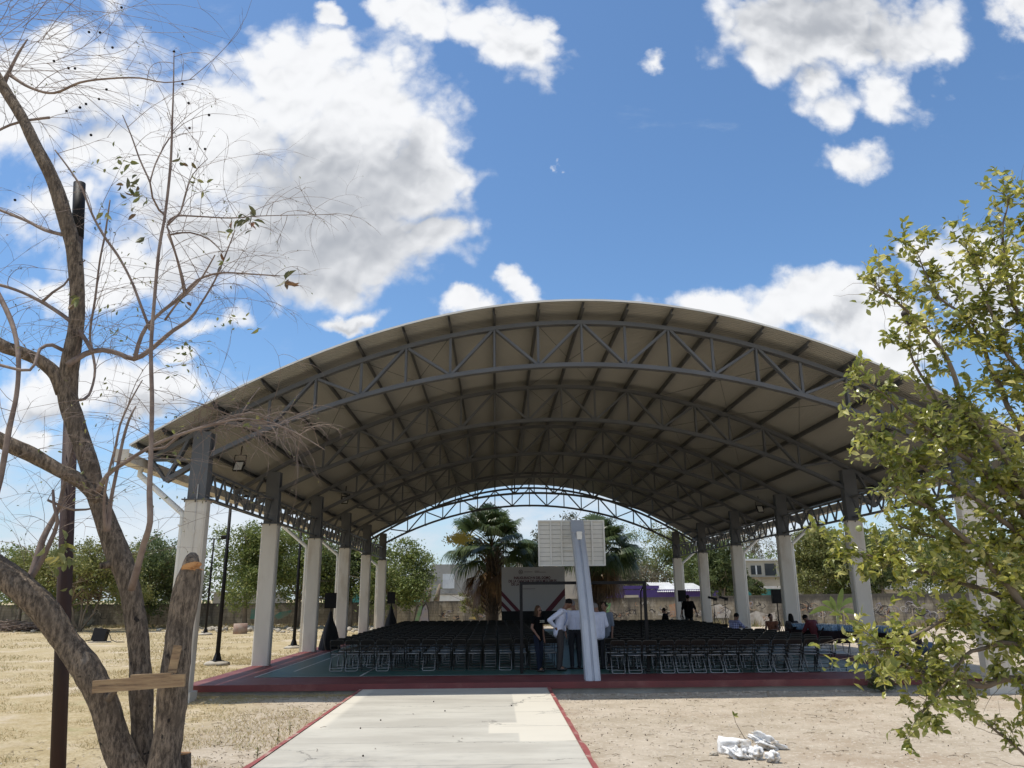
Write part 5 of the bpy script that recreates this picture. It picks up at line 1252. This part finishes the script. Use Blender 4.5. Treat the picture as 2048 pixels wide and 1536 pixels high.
# branches (px, py, radius px) in a slowly varying depth
BR = [
 [(263, 1178, 10), (274, 1140, 9), (287, 1090, 8), (300, 1045, 8), (299, 985, 7), (302, 900, 6), (304, 800, 5.5), (302, 700, 5), (308, 610, 4.5), (318, 500, 4), (330, 430, 3.5), (341, 330, 3), (345, 230, 2.2), (347, 170, 1.6), (348, 105, 1)],
 [(215, 1062, 8), (222, 1000, 5), (234, 940, 4.5), (246, 880, 4), (258, 840, 3), (272, 812, 1.5)],
 [(212, 1062, 6), (208, 1010, 4), (214, 960, 3.5), (232, 890, 3), (240, 850, 2.5), (262, 800, 2), (285, 760, 1.2)],
 [(135, 730, 8), (170, 708, 7), (205, 700, 6.5), (240, 708, 6.5), (268, 718, 6.5), (300, 700, 6), (345, 662, 5), (378, 640, 4.5), (400, 610, 2.5), (430, 560, 2), (455, 500, 1.6), (470, 460, 1.2)],
 [(270, 718, 6), (277, 688, 5.5), (292, 655, 5), (325, 622, 4.5), (355, 600, 5), (372, 585, 5), (395, 560, 3), (440, 546, 2.5), (500, 548, 2), (560, 552, 1.4)],
 [(370, 592, 4), (362, 550, 3), (352, 510, 2.6), (338, 465, 2.2), (334, 452, 2)],
 [(300, 660, 4), (285, 620, 3.6), (262, 560, 3.2), (235, 510, 3), (210, 475, 3), (185, 430, 2.6), (165, 380, 2.4), (140, 340, 2), (110, 300, 1.6)],
 [(185, 705, 5), (165, 670, 5), (140, 642, 5), (110, 620, 5), (80, 602, 4.5), (45, 585, 4), (0, 570, 4), (-60, 560, 4)],
 [(85, 603, 4), (105, 585, 3), (128, 570, 2.4), (150, 540, 2), (170, 520, 1.5)],
 [(-20, 560, 7), (8, 610, 6.5), (28, 660, 6), (37, 720, 6), (33, 790, 6), (18, 860, 7), (0, 960, 8), (-20, 1020, 9)],
 [(128, 470, 5), (90, 460, 4.5), (50, 440, 4), (0, 420, 3.5), (-40, 400, 3)],
 [(330, 430, 3), (318, 420, 2.6), (305, 395, 2.4), (300, 365, 2.2), (280, 320, 2), (262, 270, 1.6), (245, 230, 1)],
 [(300, 365, 2), (310, 330, 1.8), (330, 290, 1.6), (350, 262, 1)],
 [(336, 445, 2.6), (352, 432, 2.4), (400, 433, 2), (460, 436, 1.8), (520, 432, 1.2), (600, 430, .8), (655, 429, .5)],
 [(335, 450, 2.4), (360, 425, 2), (370, 395, 1.6), (385, 350, 1.2), (415, 318, .8)],
 [(337, 470, 2.4), (380, 465, 2), (420, 480, 1.6), (445, 505, 1.2)],
 [(336, 468, 3), (345, 490, 2.6), (355, 520, 2.6), (366, 560, 3), (371, 585, 3.4)],
 [(195, 985, 8), (215, 950, 6), (250, 925, 5), (290, 900, 4.5), (330, 880, 4), (380, 862, 3.4), (430, 848, 3), (480, 838, 2.4), (540, 845, 2), (600, 870, 1.6), (650, 900, 1)],
 [(295, 898, 4), (330, 895, 3.4), (360, 870, 3), (420, 850, 2.6), (480, 830, 2), (520, 828, 1.6), (600, 880, 1)],
 [(480, 835, 2), (500, 800, 1.6), (520, 775, 1)],
 [(50, 1180, 9), (70, 1130, 9), (85, 1080, 8), (100, 1050, 7), (118, 1015, 6), (130, 960, 5), (145, 900, 4), (160, 850, 3)],
 [(50, 1175, 7), (78, 1130, 7), (100, 1085, 6), (115, 1045, 5), (108, 1010, 4), (106, 980, 3)],
 [(95, 1000, 3), (150, 1020, 3), (210, 1012, 1)],
 [(125, 700, 5), (105, 690, 5), (80, 698, 4), (60, 740, 4), (0, 730, 4)],
 [(5, 170, 7), (20, 140, 4), (35, 110, 3), (55, 78, 1.5)],
 [(20, 150, 5), (60, 175, 3.5), (108, 186, 3), (160, 165, 2.6), (220, 157, 2.2), (280, 156, 2), (330, 165, 1.4), (390, 158, .8)],
 [(100, 235, 3), (60, 240, 3), (20, 250, 3), (-20, 270, 3)],
 [(160, 800, 4), (178, 790, 3.6), (190, 740, 3.2), (180, 670, 3), (190, 600, 2.8), (200, 520, 2.4), (210, 470, 2.4), (220, 400, 1.6)],
 [(330, 640, 3), (360, 600, 2), (400, 560, 2), (430, 510, 1.6)],
]
bm_ = MB(); seeds = []
for bi, br in enumerate(BR):
    pts = []; dy = rt.uniform(-.5, .5)
    for i, (px, py, r_) in enumerate(br): pts.append((px, py, Y0-.1+dy*min(1, i/3.0), max(r_*(.78 if r_ > 3 else .85), .6)))
    P_, R_ = limb(bm_, pts, 8 if br[0][2] > 4 else 6, .09, .05)
    for p_, r_ in zip(P_, R_): seeds.append((p_, r_))
wpart(bm_, 'branches', M['twig'], tree)
tw = MB(); tips = []
def twig(p_, d, L, r_, droop, depth, rg, curl=None):
    n = 7; pts = [p_]; q = p_.copy(); dd = d.normalized(); curl = curl or Vector((rg.gauss(0, .12), rg.gauss(0, .12), 0))
    for i in range(n):
        q = q+dd*L/n; dd = (dd+curl+Vector((rg.gauss(0, .05), rg.gauss(0, .05), rg.gauss(0, .05)-droop))).normalized(); pts.append(q.copy())
    tw.tube(pts, [r_*(1-.75*i/n) for i in range(n+1)], 3, cap=False)
    if depth:
        for _ in range(rg.choice((1, 2, 2, 3))):
            i = rg.randint(2, n-1); nd_ = (pts[i]-pts[i-1]).normalized()+Vector((rg.gauss(0, .55), rg.gauss(0, .55), rg.gauss(0, .5))); twig(pts[i], nd_, L*rg.uniform(.3, .6), r_*.65, droop*1.1, depth-1, rg)
    tips.append(pts)
thin = [s_ for s_ in seeds if s_[1] < .045 and s_[0].x < -2.2]
for i in range(250):
    p_, r_ = rt.choice(thin); a = rt.uniform(0, 6.3); d = Vector((math.cos(a), rt.gauss(0, .45), .25+abs(math.sin(a))*.6)); q_ = at(0, 0, p_.y)
    L = rt.uniform(.4, 1.6); twig(p_, d, L, rt.uniform(.003, .0058), rt.uniform(.05, .22), 2, rt)
# the drooping curtain of twigs at the top left
for i in range(82):
    p_ = at(rt.uniform(-160, 120), rt.uniform(-60, 200), Y0-.3+rt.uniform(-.5, .5)); d = Vector((rt.uniform(.2, 1), rt.gauss(0, .3), rt.uniform(-.2, .6))); twig(p_, d, rt.uniform(1.0, 2.7), rt.uniform(.0035, .0055), rt.uniform(.06, .16), 1, rt)
for i in range(60):
    p_, r_ = rt.choice([s_ for s_ in seeds if s_[0].x > -3.6 and s_[1] < .03]); a = rt.uniform(0, 6.3); twig(p_, Vector((math.cos(a)+.3, rt.gauss(0, .4), math.sin(a)*.7)), rt.uniform(.3, .9), rt.uniform(.003, .005), .08, 1, rt)
for i in range(42):    # ends of the low branch that crosses the eave
    p_ = at(rt.uniform(400, 620), rt.uniform(840, 870), Y0+rt.uniform(-.4, .1)); twig(p_, Vector((rt.uniform(-.2, 1), rt.gauss(0, .3), rt.uniform(-.6, .6))), rt.uniform(.25, .8), .0058, .1, 1, rt)
wpart(tw, 'twigs', M['twig'], tree)
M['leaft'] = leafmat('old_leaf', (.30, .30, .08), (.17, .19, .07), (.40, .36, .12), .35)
M['leafd'] = leafmat('dull_leaf', (.09, .10, .04), (.13, .13, .06), (.22, .10, .05), .25)  # darker, duller leaf tones with some reddish ones
def leaf(mb, p_, d, n_, L, w_, m=0, fold=.25, curl=.15):
    d = d.normalized(); s_ = d.cross(n_); s_ = s_.normalized() if s_.length > .05 else d.orthogonal().normalized(); n_ = s_.cross(d)
    r0 = p_; r1 = p_+d*L*.33; r2 = p_+d*L*.68-n_*L*curl*.4; r3 = p_+d*L-n_*L*curl
    f_ = n_*w_*fold
    l1, l2, q1, q2 = r1+s_*w_*.5+f_, r2+s_*w_*.42+f_, r1-s_*w_*.5+f_, r2-s_*w_*.42+f_
    mb.add([r0, r1, r2, r3, l1, l2, q1, q2], [(0, 1, 4), (0, 6, 1), (4, 1, 2, 5), (1, 6, 7, 2), (5, 2, 3), (2, 7, 3)], m, False)
lv = MB(); ld = MB()
def cluster(mb, px, py, Y, n, sp, L, rg):
    for _ in range(n):
        p_ = at(px+rg.gauss(0, sp), py+rg.gauss(0, sp*.8), Y+rg.gauss(0, .1)); a = rg.uniform(0, 6.3)
        leaf(mb, p_, Vector((math.cos(a), rg.gauss(0, .5), math.sin(a)-.35)), Vector((rg.gauss(0, 1), rg.gauss(0, 1), rg.gauss(0, 1))), L*rg.uniform(.7, 1.3), L*rg.uniform(.35, .5))
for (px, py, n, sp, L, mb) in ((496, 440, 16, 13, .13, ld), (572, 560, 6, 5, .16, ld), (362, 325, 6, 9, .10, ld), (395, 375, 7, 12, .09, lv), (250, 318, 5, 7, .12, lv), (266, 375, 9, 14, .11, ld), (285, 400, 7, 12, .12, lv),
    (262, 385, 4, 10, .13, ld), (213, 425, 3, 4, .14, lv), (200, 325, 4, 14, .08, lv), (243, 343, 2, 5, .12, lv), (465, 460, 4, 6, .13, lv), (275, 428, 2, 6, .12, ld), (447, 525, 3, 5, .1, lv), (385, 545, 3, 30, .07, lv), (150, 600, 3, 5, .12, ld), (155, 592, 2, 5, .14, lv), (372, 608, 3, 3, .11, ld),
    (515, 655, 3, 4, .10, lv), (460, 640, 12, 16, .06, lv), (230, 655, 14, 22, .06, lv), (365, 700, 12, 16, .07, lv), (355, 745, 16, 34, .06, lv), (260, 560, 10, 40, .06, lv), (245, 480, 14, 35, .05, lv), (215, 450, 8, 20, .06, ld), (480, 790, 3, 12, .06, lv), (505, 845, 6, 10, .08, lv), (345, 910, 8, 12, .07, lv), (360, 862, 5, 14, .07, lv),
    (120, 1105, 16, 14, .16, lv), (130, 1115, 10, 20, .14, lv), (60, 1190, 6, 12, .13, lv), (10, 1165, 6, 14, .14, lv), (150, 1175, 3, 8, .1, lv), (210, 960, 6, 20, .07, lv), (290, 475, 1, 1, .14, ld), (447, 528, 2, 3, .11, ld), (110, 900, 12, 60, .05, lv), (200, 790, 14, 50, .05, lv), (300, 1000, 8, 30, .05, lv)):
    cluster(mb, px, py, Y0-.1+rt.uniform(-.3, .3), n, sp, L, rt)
for i in range(420):
    pts = rt.choice(tips); p_ = rt.choice(pts[3:]); 
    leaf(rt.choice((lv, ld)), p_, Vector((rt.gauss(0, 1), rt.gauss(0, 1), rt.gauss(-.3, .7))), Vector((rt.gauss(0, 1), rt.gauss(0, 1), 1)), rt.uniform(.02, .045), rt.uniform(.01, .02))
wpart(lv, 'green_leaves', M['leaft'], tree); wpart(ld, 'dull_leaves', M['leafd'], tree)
bb_ = MB()
for (px, py) in ((410, 298), (348, 103), (377, 206), (418, 230), (365, 168), (243, 15), (225, 95), (200, 65), (178, 64), (108, 122), (137, 136), (150, 137), (143, 172), (198, 198), (160, 215), (172, 208), (133, 222), (213, 179), (380, 298), (379, 256), (112, 358), (30, 400), (182, 270)):
    bb_.blob(at(px, py, Y0-.2+rt.uniform(-.3, .3)), .018, 5)
wpart(bb_, 'seed_pods', M['black'], tree)

# ------------------------------------------------------------------ citrus tree at right
CY = 5.4
rz_ = random.Random(31)
ci = empty('citrus_tree', (at(2330, 1500, CY).x, CY, GZ), 'sunlit citrus tree with small glossy yellow-green leaves, filling the right edge', 'tree')
cb_ = MB(); cl_ = MB(); cseeds = []
T0 = at(2330, 1300, CY); T0 = Vector((T0.x, CY, GZ)); T1 = Vector((T0.x-.05, CY, 1.0)); T2 = Vector((T0.x-.12, CY, 1.9)); T3 = Vector((T0.x-.1, CY, 2.9))
cb_.tube([T0, T1, T2, T3], [.11, .09, .06, .03], 10)
CB = [
 (T2, [(2150, 1180, 14), (2020, 930, 9), (1940, 830, 7), (1885, 700, 5), (1835, 640, 4), (1790, 600, 3), (1748, 574, 1.5)]),
 (T1, [(2160, 1330, 14), (2000, 1150, 8), (1910, 1060, 6.5), (1850, 1010, 5), (1800, 975, 3), (1770, 930, 1.6)]),
 (T3, [(2160, 900, 11), (2070, 700, 7), (2020, 580, 5), (2006, 490, 3.6), (2010, 430, 2.4), (2016, 392, 1.4)]),
 (T1, [(2160, 1340, 12), (2010, 1200, 8), (1900, 1160, 6), (1800, 1130, 4), (1740, 1110, 3), (1700, 1105, 1.5)]),
 (T1, [(2160, 1380, 12), (1990, 1260, 7), (1900, 1240, 5), (1840, 1270, 4), (1780, 1300, 3), (1748, 1300, 1.5)]),
 (T2, [(2150, 1120, 12), (1980, 960, 7), (1880, 880, 5), (1800, 820, 3.6), (1740, 770, 2.4), (1708, 758, 1.4)]),
 (T1, [(2160, 1400, 12), (2048, 1362, 9), (1960, 1370, 8), (1905, 1368, 7), (1850, 1350, 5), (1800, 1330, 3), (1770, 1300, 1.5)]),
 (T2, [(2160, 1080, 12), (2060, 900, 8), (1990, 750, 6), (1940, 640, 4), (1880, 600, 3), (1850, 545, 2), (1838, 510, 1.2)]),
 (T2, [(2160, 1160, 12), (2010, 1040, 7), (1930, 980, 5), (1850, 940, 4), (1780, 900, 3), (1740, 885, 1.5)]),
 (T3, [(2170, 860, 8), (2110, 700, 6), (2080, 560, 4), (2060, 450, 2), (2052, 390, 1.2)]),
 (T1, [(2170, 1300, 10), (2050, 1100, 7), (1960, 1090, 5), (1880, 1080, 4), (1830, 1060, 3), (1790, 1050, 1.6)]),
 (T1, [(2180, 1420, 10), (2080, 1300, 7), (1990, 1290, 5), (1930, 1310, 4), (1870, 1390, 2.5), (1840, 1430, 1.2)]),
 (T1, [(2200, 1600, 8), (2110, 1570, 4), (2040, 1500, 3.4), (1990, 1462, 3), (1950, 1425, 2), (1900, 1385, 1.5)]),
 (T2, [(2180, 1000, 9), (2100, 820, 7), (2010, 700, 5), (1960, 560, 3), (1935, 505, 1.6)]),
 (T2, [(2160, 1150, 9), (2060, 1010, 7), (1930, 900, 5), (1860, 780, 4), (1830, 720, 3), (1815, 650, 2)]),
]
for ki, (t0, pl_) in enumerate(CB):
    dy = rz_.uniform(-.55, .55); dep = CY/1.0
    w = [(t0.x, t0.y, t0.z, .05)]
    for i, (px, py, r_) in enumerate(pl_):
        q = at(px, py, CY+dy*(i+1)/len(pl_)); w.append((q.x, q.y, q.z, r_*CY/F*.8))
    w = crom(w, .06); P_ = [Vector((a[0], a[1], a[2]))+Vector((noise.noise(Vector(a[:3])*5), 0, noise.noise(Vector(a[:3])*5+Vector((9, 9, 9)))))*.03 for a in w]
    cb_.tube(P_, [max(a[3], .0018) for a in w], 7)
    for i, p_ in enumerate(P_):
        if i > len(P_)*.25: cseeds.append((p_, (P_[min(i+1, len(P_)-1)]-P_[i-1]).normalized(), ki))
sun_up = Vector((-.37, -.03, 1)).normalized()
def ctwig(p_, d, L, r_, depth, rg, den=1.0, ls=1.0):
    n = 6; pts = [p_]; q = p_.copy(); dd = d.normalized()
    for i in range(n):
        q = q+dd*L/n; dd = (dd+Vector((rg.gauss(0, .17), rg.gauss(0, .17), rg.gauss(.03, .15)))).normalized(); pts.append(q.copy())
        if rg.random() < .96*den:
            for _ in range(rg.choice((1, 1, 2, 3))):
                ln_ = (dd*.5+Vector((rg.gauss(0, .8), rg.gauss(0, .8), rg.gauss(0, .55)))); up_ = (sun_up+Vector((rg.gauss(0, .75), rg.gauss(0, .75), rg.gauss(0, .5))))
                s_ = rg.uniform(.024, .062)*ls; leaf(cl_, q+Vector((rg.gauss(0, .008),)*3), ln_, up_, s_*1.25, s_*.62, fold=rg.uniform(.05, .35), curl=rg.uniform(0, .35))
    cb_.tube(pts, [r_*(1-.7*i/n) for i in range(n+1)], 3, cap=False)
    if depth:
        for _ in range(2):
            i = rg.randint(1, n); ctwig(pts[i], (dd+Vector((rg.gauss(0, .8), rg.gauss(0, .8), rg.gauss(.1, .7)))), L*rg.uniform(.4, .75), r_*.6, depth-1, rg, den, ls)
for i in range(650):
    p_, d, ki = rz_.choice(cseeds)
    if p_.z < 1.35 and p_.x > 3.2 and rz_.random() < .35: continue
    nd_ = d*.6+Vector((rz_.gauss(-.1, .75), rz_.gauss(0, .75), rz_.gauss(.1, .75))); ki12 = ki == 12
    ctwig(p_, nd_, rz_.uniform(.10, .34)*(.6 if ki12 else 1), rz_.uniform(.002, .0038), 1, rz_, .55 if (i % 5 == 0) else 1.0, .7 if ki12 else 1.0)
for i in range(150):   # bare twigs
    p_, d, ki = rz_.choice(cseeds); q = p_.copy(); pts = [p_]; dd = (d*.6+Vector((rz_.gauss(-.3, .6), rz_.gauss(0, .6), rz_.gauss(0, .6)))).normalized()
    for j in range(6): q = q+dd*.05; dd = (dd+Vector((rz_.gauss(0, .2), rz_.gauss(0, .2), rz_.gauss(0, .2)))).normalized(); pts.append(q.copy())
    cb_.tube(pts, [.0025-.0003*j for j in range(7)], 3, cap=False)
wpart(cb_, 'branches', M['twig2'], ci)
M['citrus'] = leafmat('citrus_leaf', (.50, .47, .08), (.20, .23, .05), (.72, .66, .26), .45, .30, .7)
wpart(cl_, 'leaves', M['citrus'], ci)
M['lime'] = mat('unripe_fruit', (.22, .26, .08), .4, var=(.30, .30, .10), vscale=8); M['oldfruit'] = mat('dry_black_fruit', (.03, .022, .018), .7)
for (px, py, mt, r_) in ((1810, 628, 'oldfruit', .028), (1819, 641, 'oldfruit', .028), (1894, 628, 'lime', .027), (1911, 627, 'lime', .027), (1718, 1057, 'lime', .022), (1935, 1118, 'lime', .024), (1980, 890, 'lime', .024)):
    m = MB(); m.blob(at(px, py, CY-.1), r_, 8, jit=.05); wpart(m, 'fruit', M[mt], ci)

# ------------------------------------------------------------------ whitewashed stones and a seedling
def rock(px, py, Y, r3, label, seed, jit=.45, rot=(0, 0, 0), mt='stonew', boxy=False):
    q = onz(px, py, GZ+r3[2]*.75); m = MB(); Q = Matrix.Rotation(rot[1], 3, 'Y') @ Matrix.Rotation(rot[2], 3, 'Z')
    if boxy:
        rg = random.Random(seed); n = 8; vs = []
        m.box((0, 0, 0), (r3[0]*2, r3[1]*2, r3[2]*2), M=Q)
        m.v = [tuple(Vector(v)+Vector((rg.gauss(0, .012), rg.gauss(0, .012), rg.gauss(0, .012)))) for v in m.v]
    else: m.blob((0, 0, 0), r3, 26, jit=jit, seed=seed, M=Q)
    o = m.build('whitewashed_stone', M[mt], loc=q)
    if boxy:
        b = o.modifiers.new('b', 'BEVEL'); b.width = .03; b.segments = 3; s_ = o.modifiers.new('s', 'SUBSURF'); s_.levels = 2; s_.render_levels = 2; s_.subdivision_type = 'SIMPLE'
        tx = bpy.data.textures.new('rocky', 'CLOUDS'); tx.noise_scale = .12; d = o.modifiers.new('d', 'DISPLACE'); d.texture = tx; d.strength = .05
    tag(o, label, 'stone', 'whitewashed stones in a small heap')
rock(1468, 1494, 11.3, (.21, .13, .10), 'square white painted block at the left end of the small stone heap', 1, rot=(0, R(6), R(-8)), boxy=True)
rock(1478, 1509, 11.2, (.15, .10, .07), 'ragged stone with brown underside leaning in front of the white block', 2, .8, rot=(0, R(22), 0))
rock(1512, 1507, 11.1, (.095, .085, .085), 'small round whitish stone at the front middle of the heap', 3, .5)
rock(1537, 1487, 11.3, (.26, .11, .085), 'long rough white stone slanting down to the right on top of the heap', 4, .8, rot=(0, R(24), 0))
rock(1545, 1514, 11.1, (.09, .08, .075), 'small white stone under the long slanting stone', 5, .4)
rock(1428, 1508, 11.1, (.06, .05, .025), 'flat brown chip lying left of the white stone heap', 6, .5, mt='stone')
q = onz(1500, 1497, GZ+.05); sd = empty('seedling', q, 'single thin seedling with a yellowish leaf growing out of the stone heap', 'plant')
m = MB(); pt_ = [q, q+Vector((-.10, 0, .20)), q+Vector((-.17, 0, .33)), q+Vector((-.19, 0, .42))]; m.tube(pt_, .004, 5); wpart(m, 'stem', M['twig2'], sd)
m = MB(); e = pt_[-1]
for (dx, dz) in ((.8, .5), (-.2, 1), (.5, -.1)): leaf(m, e, Vector((dx, -.2, dz)), Vector((.2, -1, .3)), .07, .035)
wpart(m, 'leaf', M['citrus'], sd)
# dark bush growing at the slab edge
q = Vector((8.55, 18.15, GZ)); bs = empty('small_bush', q, 'small dark round bush growing against the red court edge', 'bush')
m = MB(); rgk = random.Random(4)
for i in range(2600):
    d = Vector((rgk.gauss(0, 1), rgk.gauss(0, 1), abs(rgk.gauss(0, 1)))).normalized()*rgk.uniform(.4, 1); p_ = q+Vector((d.x*.30, d.y*.25, .06+d.z*.40)); leaf(m, p_, d+Vector((rgk.gauss(0, .6), rgk.gauss(0, .6), rgk.gauss(0, .5))), Vector((0, 0, 1)), rgk.uniform(.025, .05), .016)
wpart(m, 'foliage', LG['dark'], bs); m = MB()
for i in range(9): m.tube([q, q+Vector((rgk.gauss(0, .12), rgk.gauss(0, .1), rgk.uniform(.15, .35)))], .006, 4)
wpart(m, 'stems', M['twig2'], bs)
# debris along the slab edge, pebbles, seeds, tufts
rp_ = random.Random(12)
m = MB(); ico = [(0, 0, 1), (.9, 0, .1), (0, .9, 0), (-.9, 0, -.05), (0, -.9, .05), (0, 0, -.6)]; icf = [(0, 1, 2), (0, 2, 3), (0, 3, 4), (0, 4, 1), (5, 2, 1), (5, 3, 2), (5, 4, 3), (5, 1, 4)]
def peb(mb, x, y, r_, z=None):
    a = rp_.uniform(0, 6.3); ca, sa = math.cos(a), math.sin(a); sx_, sy_ = rp_.uniform(.7, 1.4), rp_.uniform(.6, 1.1)
    z = gh(x, y) if z is None else z
    mb.add([(x+(v[0]*ca*sx_-v[1]*sa*sy_)*r_*rp_.uniform(.8, 1.2), y+(v[0]*sa*sx_+v[1]*ca*sy_)*r_*rp_.uniform(.8, 1.2), z+v[2]*r_*.6) for v in ico], icf)
def onpath(x, y): return PX0-.12 < x < PX1+.12 and y < 18.6
for i in range(8500):
    y = 9.3+9.2*rp_.random()**1.1; x = rp_.uniform(-7, 11)
    if onpath(x, y) or (x < -3 and rp_.random() < .75): continue
    peb(m, x, y, rp_.choice((.010, .013, .017, .024))*rp_.uniform(.7, 1.5))
for i in range(650):
    x = rp_.uniform(SX0, SX1+1); y = 18.45-abs(rp_.gauss(0, .28)); 
    if onpath(x, y): continue
    peb(m, x, y, rp_.uniform(.015, .055))
for i in range(160): x = 1.3+abs(rp_.gauss(0, .14)); peb(m, x, rp_.uniform(16.8, 18.4), rp_.uniform(.02, .05))
tag(m.build('pebbles', mat('pebble', (.50, .44, .35), .9, var=(.36, .30, .23), vscale=9)), 'small pale pebbles and rubble scattered over the bare ground', 'pebbles', kind='stuff')
m = MB()
for i in range(700):
    y = 9.4+8*rp_.random()**1.4; x = rp_.choice((rp_.uniform(-6, -2.9), rp_.uniform(-4.2, -2.9), rp_.uniform(1.2, 9), rp_.uniform(1.2, 4)))
    if onpath(x, y): continue
    m.blob((x, y, gh(x, y)+.008), rp_.uniform(.004, .010), 3)
for (x, y) in ((-1.9, 13.9), (-.9, 14.9), (-1.7, 10.9), (-2.1, 13.1), (.3, 15.5), (-1.2, 16.2)): m.blob((x, y, PZ+.01), .014, 3)
tag(m.build('fallen_seeds', mat('dark_seed', (.035, .022, .015), .8)), 'small dark round seeds fallen on the ground and the path', 'seeds', kind='stuff')
m = MB()
for i in range(60000):
    y = 9.3+22*rp_.random()**1.5; x = -2.95-abs(rp_.gauss(0, 1))*y*.42
    if x > SX0-.1 and y > 18.4: x -= 4.2
    if noise.noise(Vector((x*.8, y*.8, 1)))+.6*noise.noise(Vector((x*.25, y*.25, 5))) < -.12: continue
    h = rp_.uniform(.02, .065)*(1+.8*max(0, noise.noise(Vector((x*2, y*2, 9))))); a = rp_.uniform(0, 6.3); w_ = rp_.uniform(.003, .006)*(1+y*.03); z = gh(x, y)-.004
    m.add([(x-w_*math.cos(a), y-w_*math.sin(a), z), (x+w_*math.cos(a), y+w_*math.sin(a), z), (x+rp_.gauss(0, h*.9), y+rp_.gauss(0, h*.9), z+h)], [(0, 1, 2)])
for i in range(70000):
    y = 19+44*rp_.random()**1.2; x = -7.4-rp_.random()*y*1.15
    q_ = noise.noise(Vector((x*.35, y*.35, 1)))+.6*noise.noise(Vector((x*.12, y*.12, 5)))
    if q_ < -.05: continue
    h = rp_.uniform(.03, .10)*(1+max(0, q_)); a = rp_.uniform(0, 6.3); w_ = rp_.uniform(.004, .008)*(1+y*.05); z = gh(x, y)-.01
    m.add([(x-w_*math.cos(a), y-w_*math.sin(a), z), (x+w_*math.cos(a), y+w_*math.sin(a), z), (x+rp_.gauss(0, h*.8), y+rp_.gauss(0, h*.8), z+h)], [(0, 1, 2)])
for i in range(1500):    # straggling dead stalks along the slab foot
    x = rp_.uniform(SX0, -2.8); y = 18.3-abs(rp_.gauss(0, .2)); a = rp_.uniform(0, 6.3); L = rp_.uniform(.06, .22); z = gh(x, y)
    m.add([(x, y, z+.01), (x+.004, y, z+.016), (x+L*math.cos(a), y+L*math.sin(a)*.6, z+rp_.uniform(.01, .10))], [(0, 1, 2)])
tag(m.build('dry_grass', leafmat('straw', (.50, .40, .21), (.42, .33, .17), (.33, .32, .14), .3)), 'short straw-coloured dry grass on the ground left of the path', 'grass', kind='stuff')
for i, (px, py, hh) in enumerate(((375, 1488, .26), (434, 1470, .20), (272, 1518+0, .14), (554, 1500, .0))[:3]):
    q = onz({0: 555, 1: 579, 2: 514}[i], {0: 1489, 1: 1470, 2: 1518}[i], GZ+.03); w_ = empty('weed_stalk', q, ['tallest upright green weed beside the left kerb of the path', 'thin upright weed farther along the left kerb of the path', 'short weed nearest the camera beside the left kerb of the path'][i], 'weed', 'upright weeds along the left kerb')
    m = MB(); m.tube([q, q+Vector((.01, 0, hh))], [.005, .003], 5); wpart(m, 'stem', M['twig2'], w_); m = MB()
    for j in range(26): leaf(m, q+Vector((0, 0, hh*rp_.uniform(.1, 1))), Vector((rp_.gauss(0, 1), rp_.gauss(0, 1), .8)), Vector((0, 0, 1)), .04, .012)
    wpart(m, 'leaves', LG['olive'], w_)

m = MB()
for i in range(1300):
    y = 9.3+9*rp_.random()**1.2; x = rp_.choice((rp_.uniform(-7, -3), rp_.uniform(1.3, 10), rp_.uniform(-5, 8)))
    if onpath(x, y) and rp_.random() < .93: continue
    z = (PZ if PX0 < x < PX1 else gh(x, y))+.006; a = rp_.uniform(0, 6.3)
    if rp_.random() < .6: leaf(m, Vector((x, y, z)), Vector((math.cos(a), math.sin(a), rp_.uniform(0, .3))), Vector((0, 0, 1)), rp_.uniform(.03, .06), rp_.uniform(.012, .025))
    else: L = rp_.uniform(.05, .22); e = Vector((x+L*math.cos(a), y+L*math.sin(a), z)); m.tube([(x, y, z), (Vector((x, y, z))+e)/2+Vector((.01, 0, .01)), e], .003, 3)
tag(m.build('leaf_litter', leafmat('leaf_litter', (.16, .11, .06), (.10, .07, .04), (.30, .23, .13), .1)), 'scattered dry leaves and twig bits on the bare ground', 'leaf litter', kind='stuff')
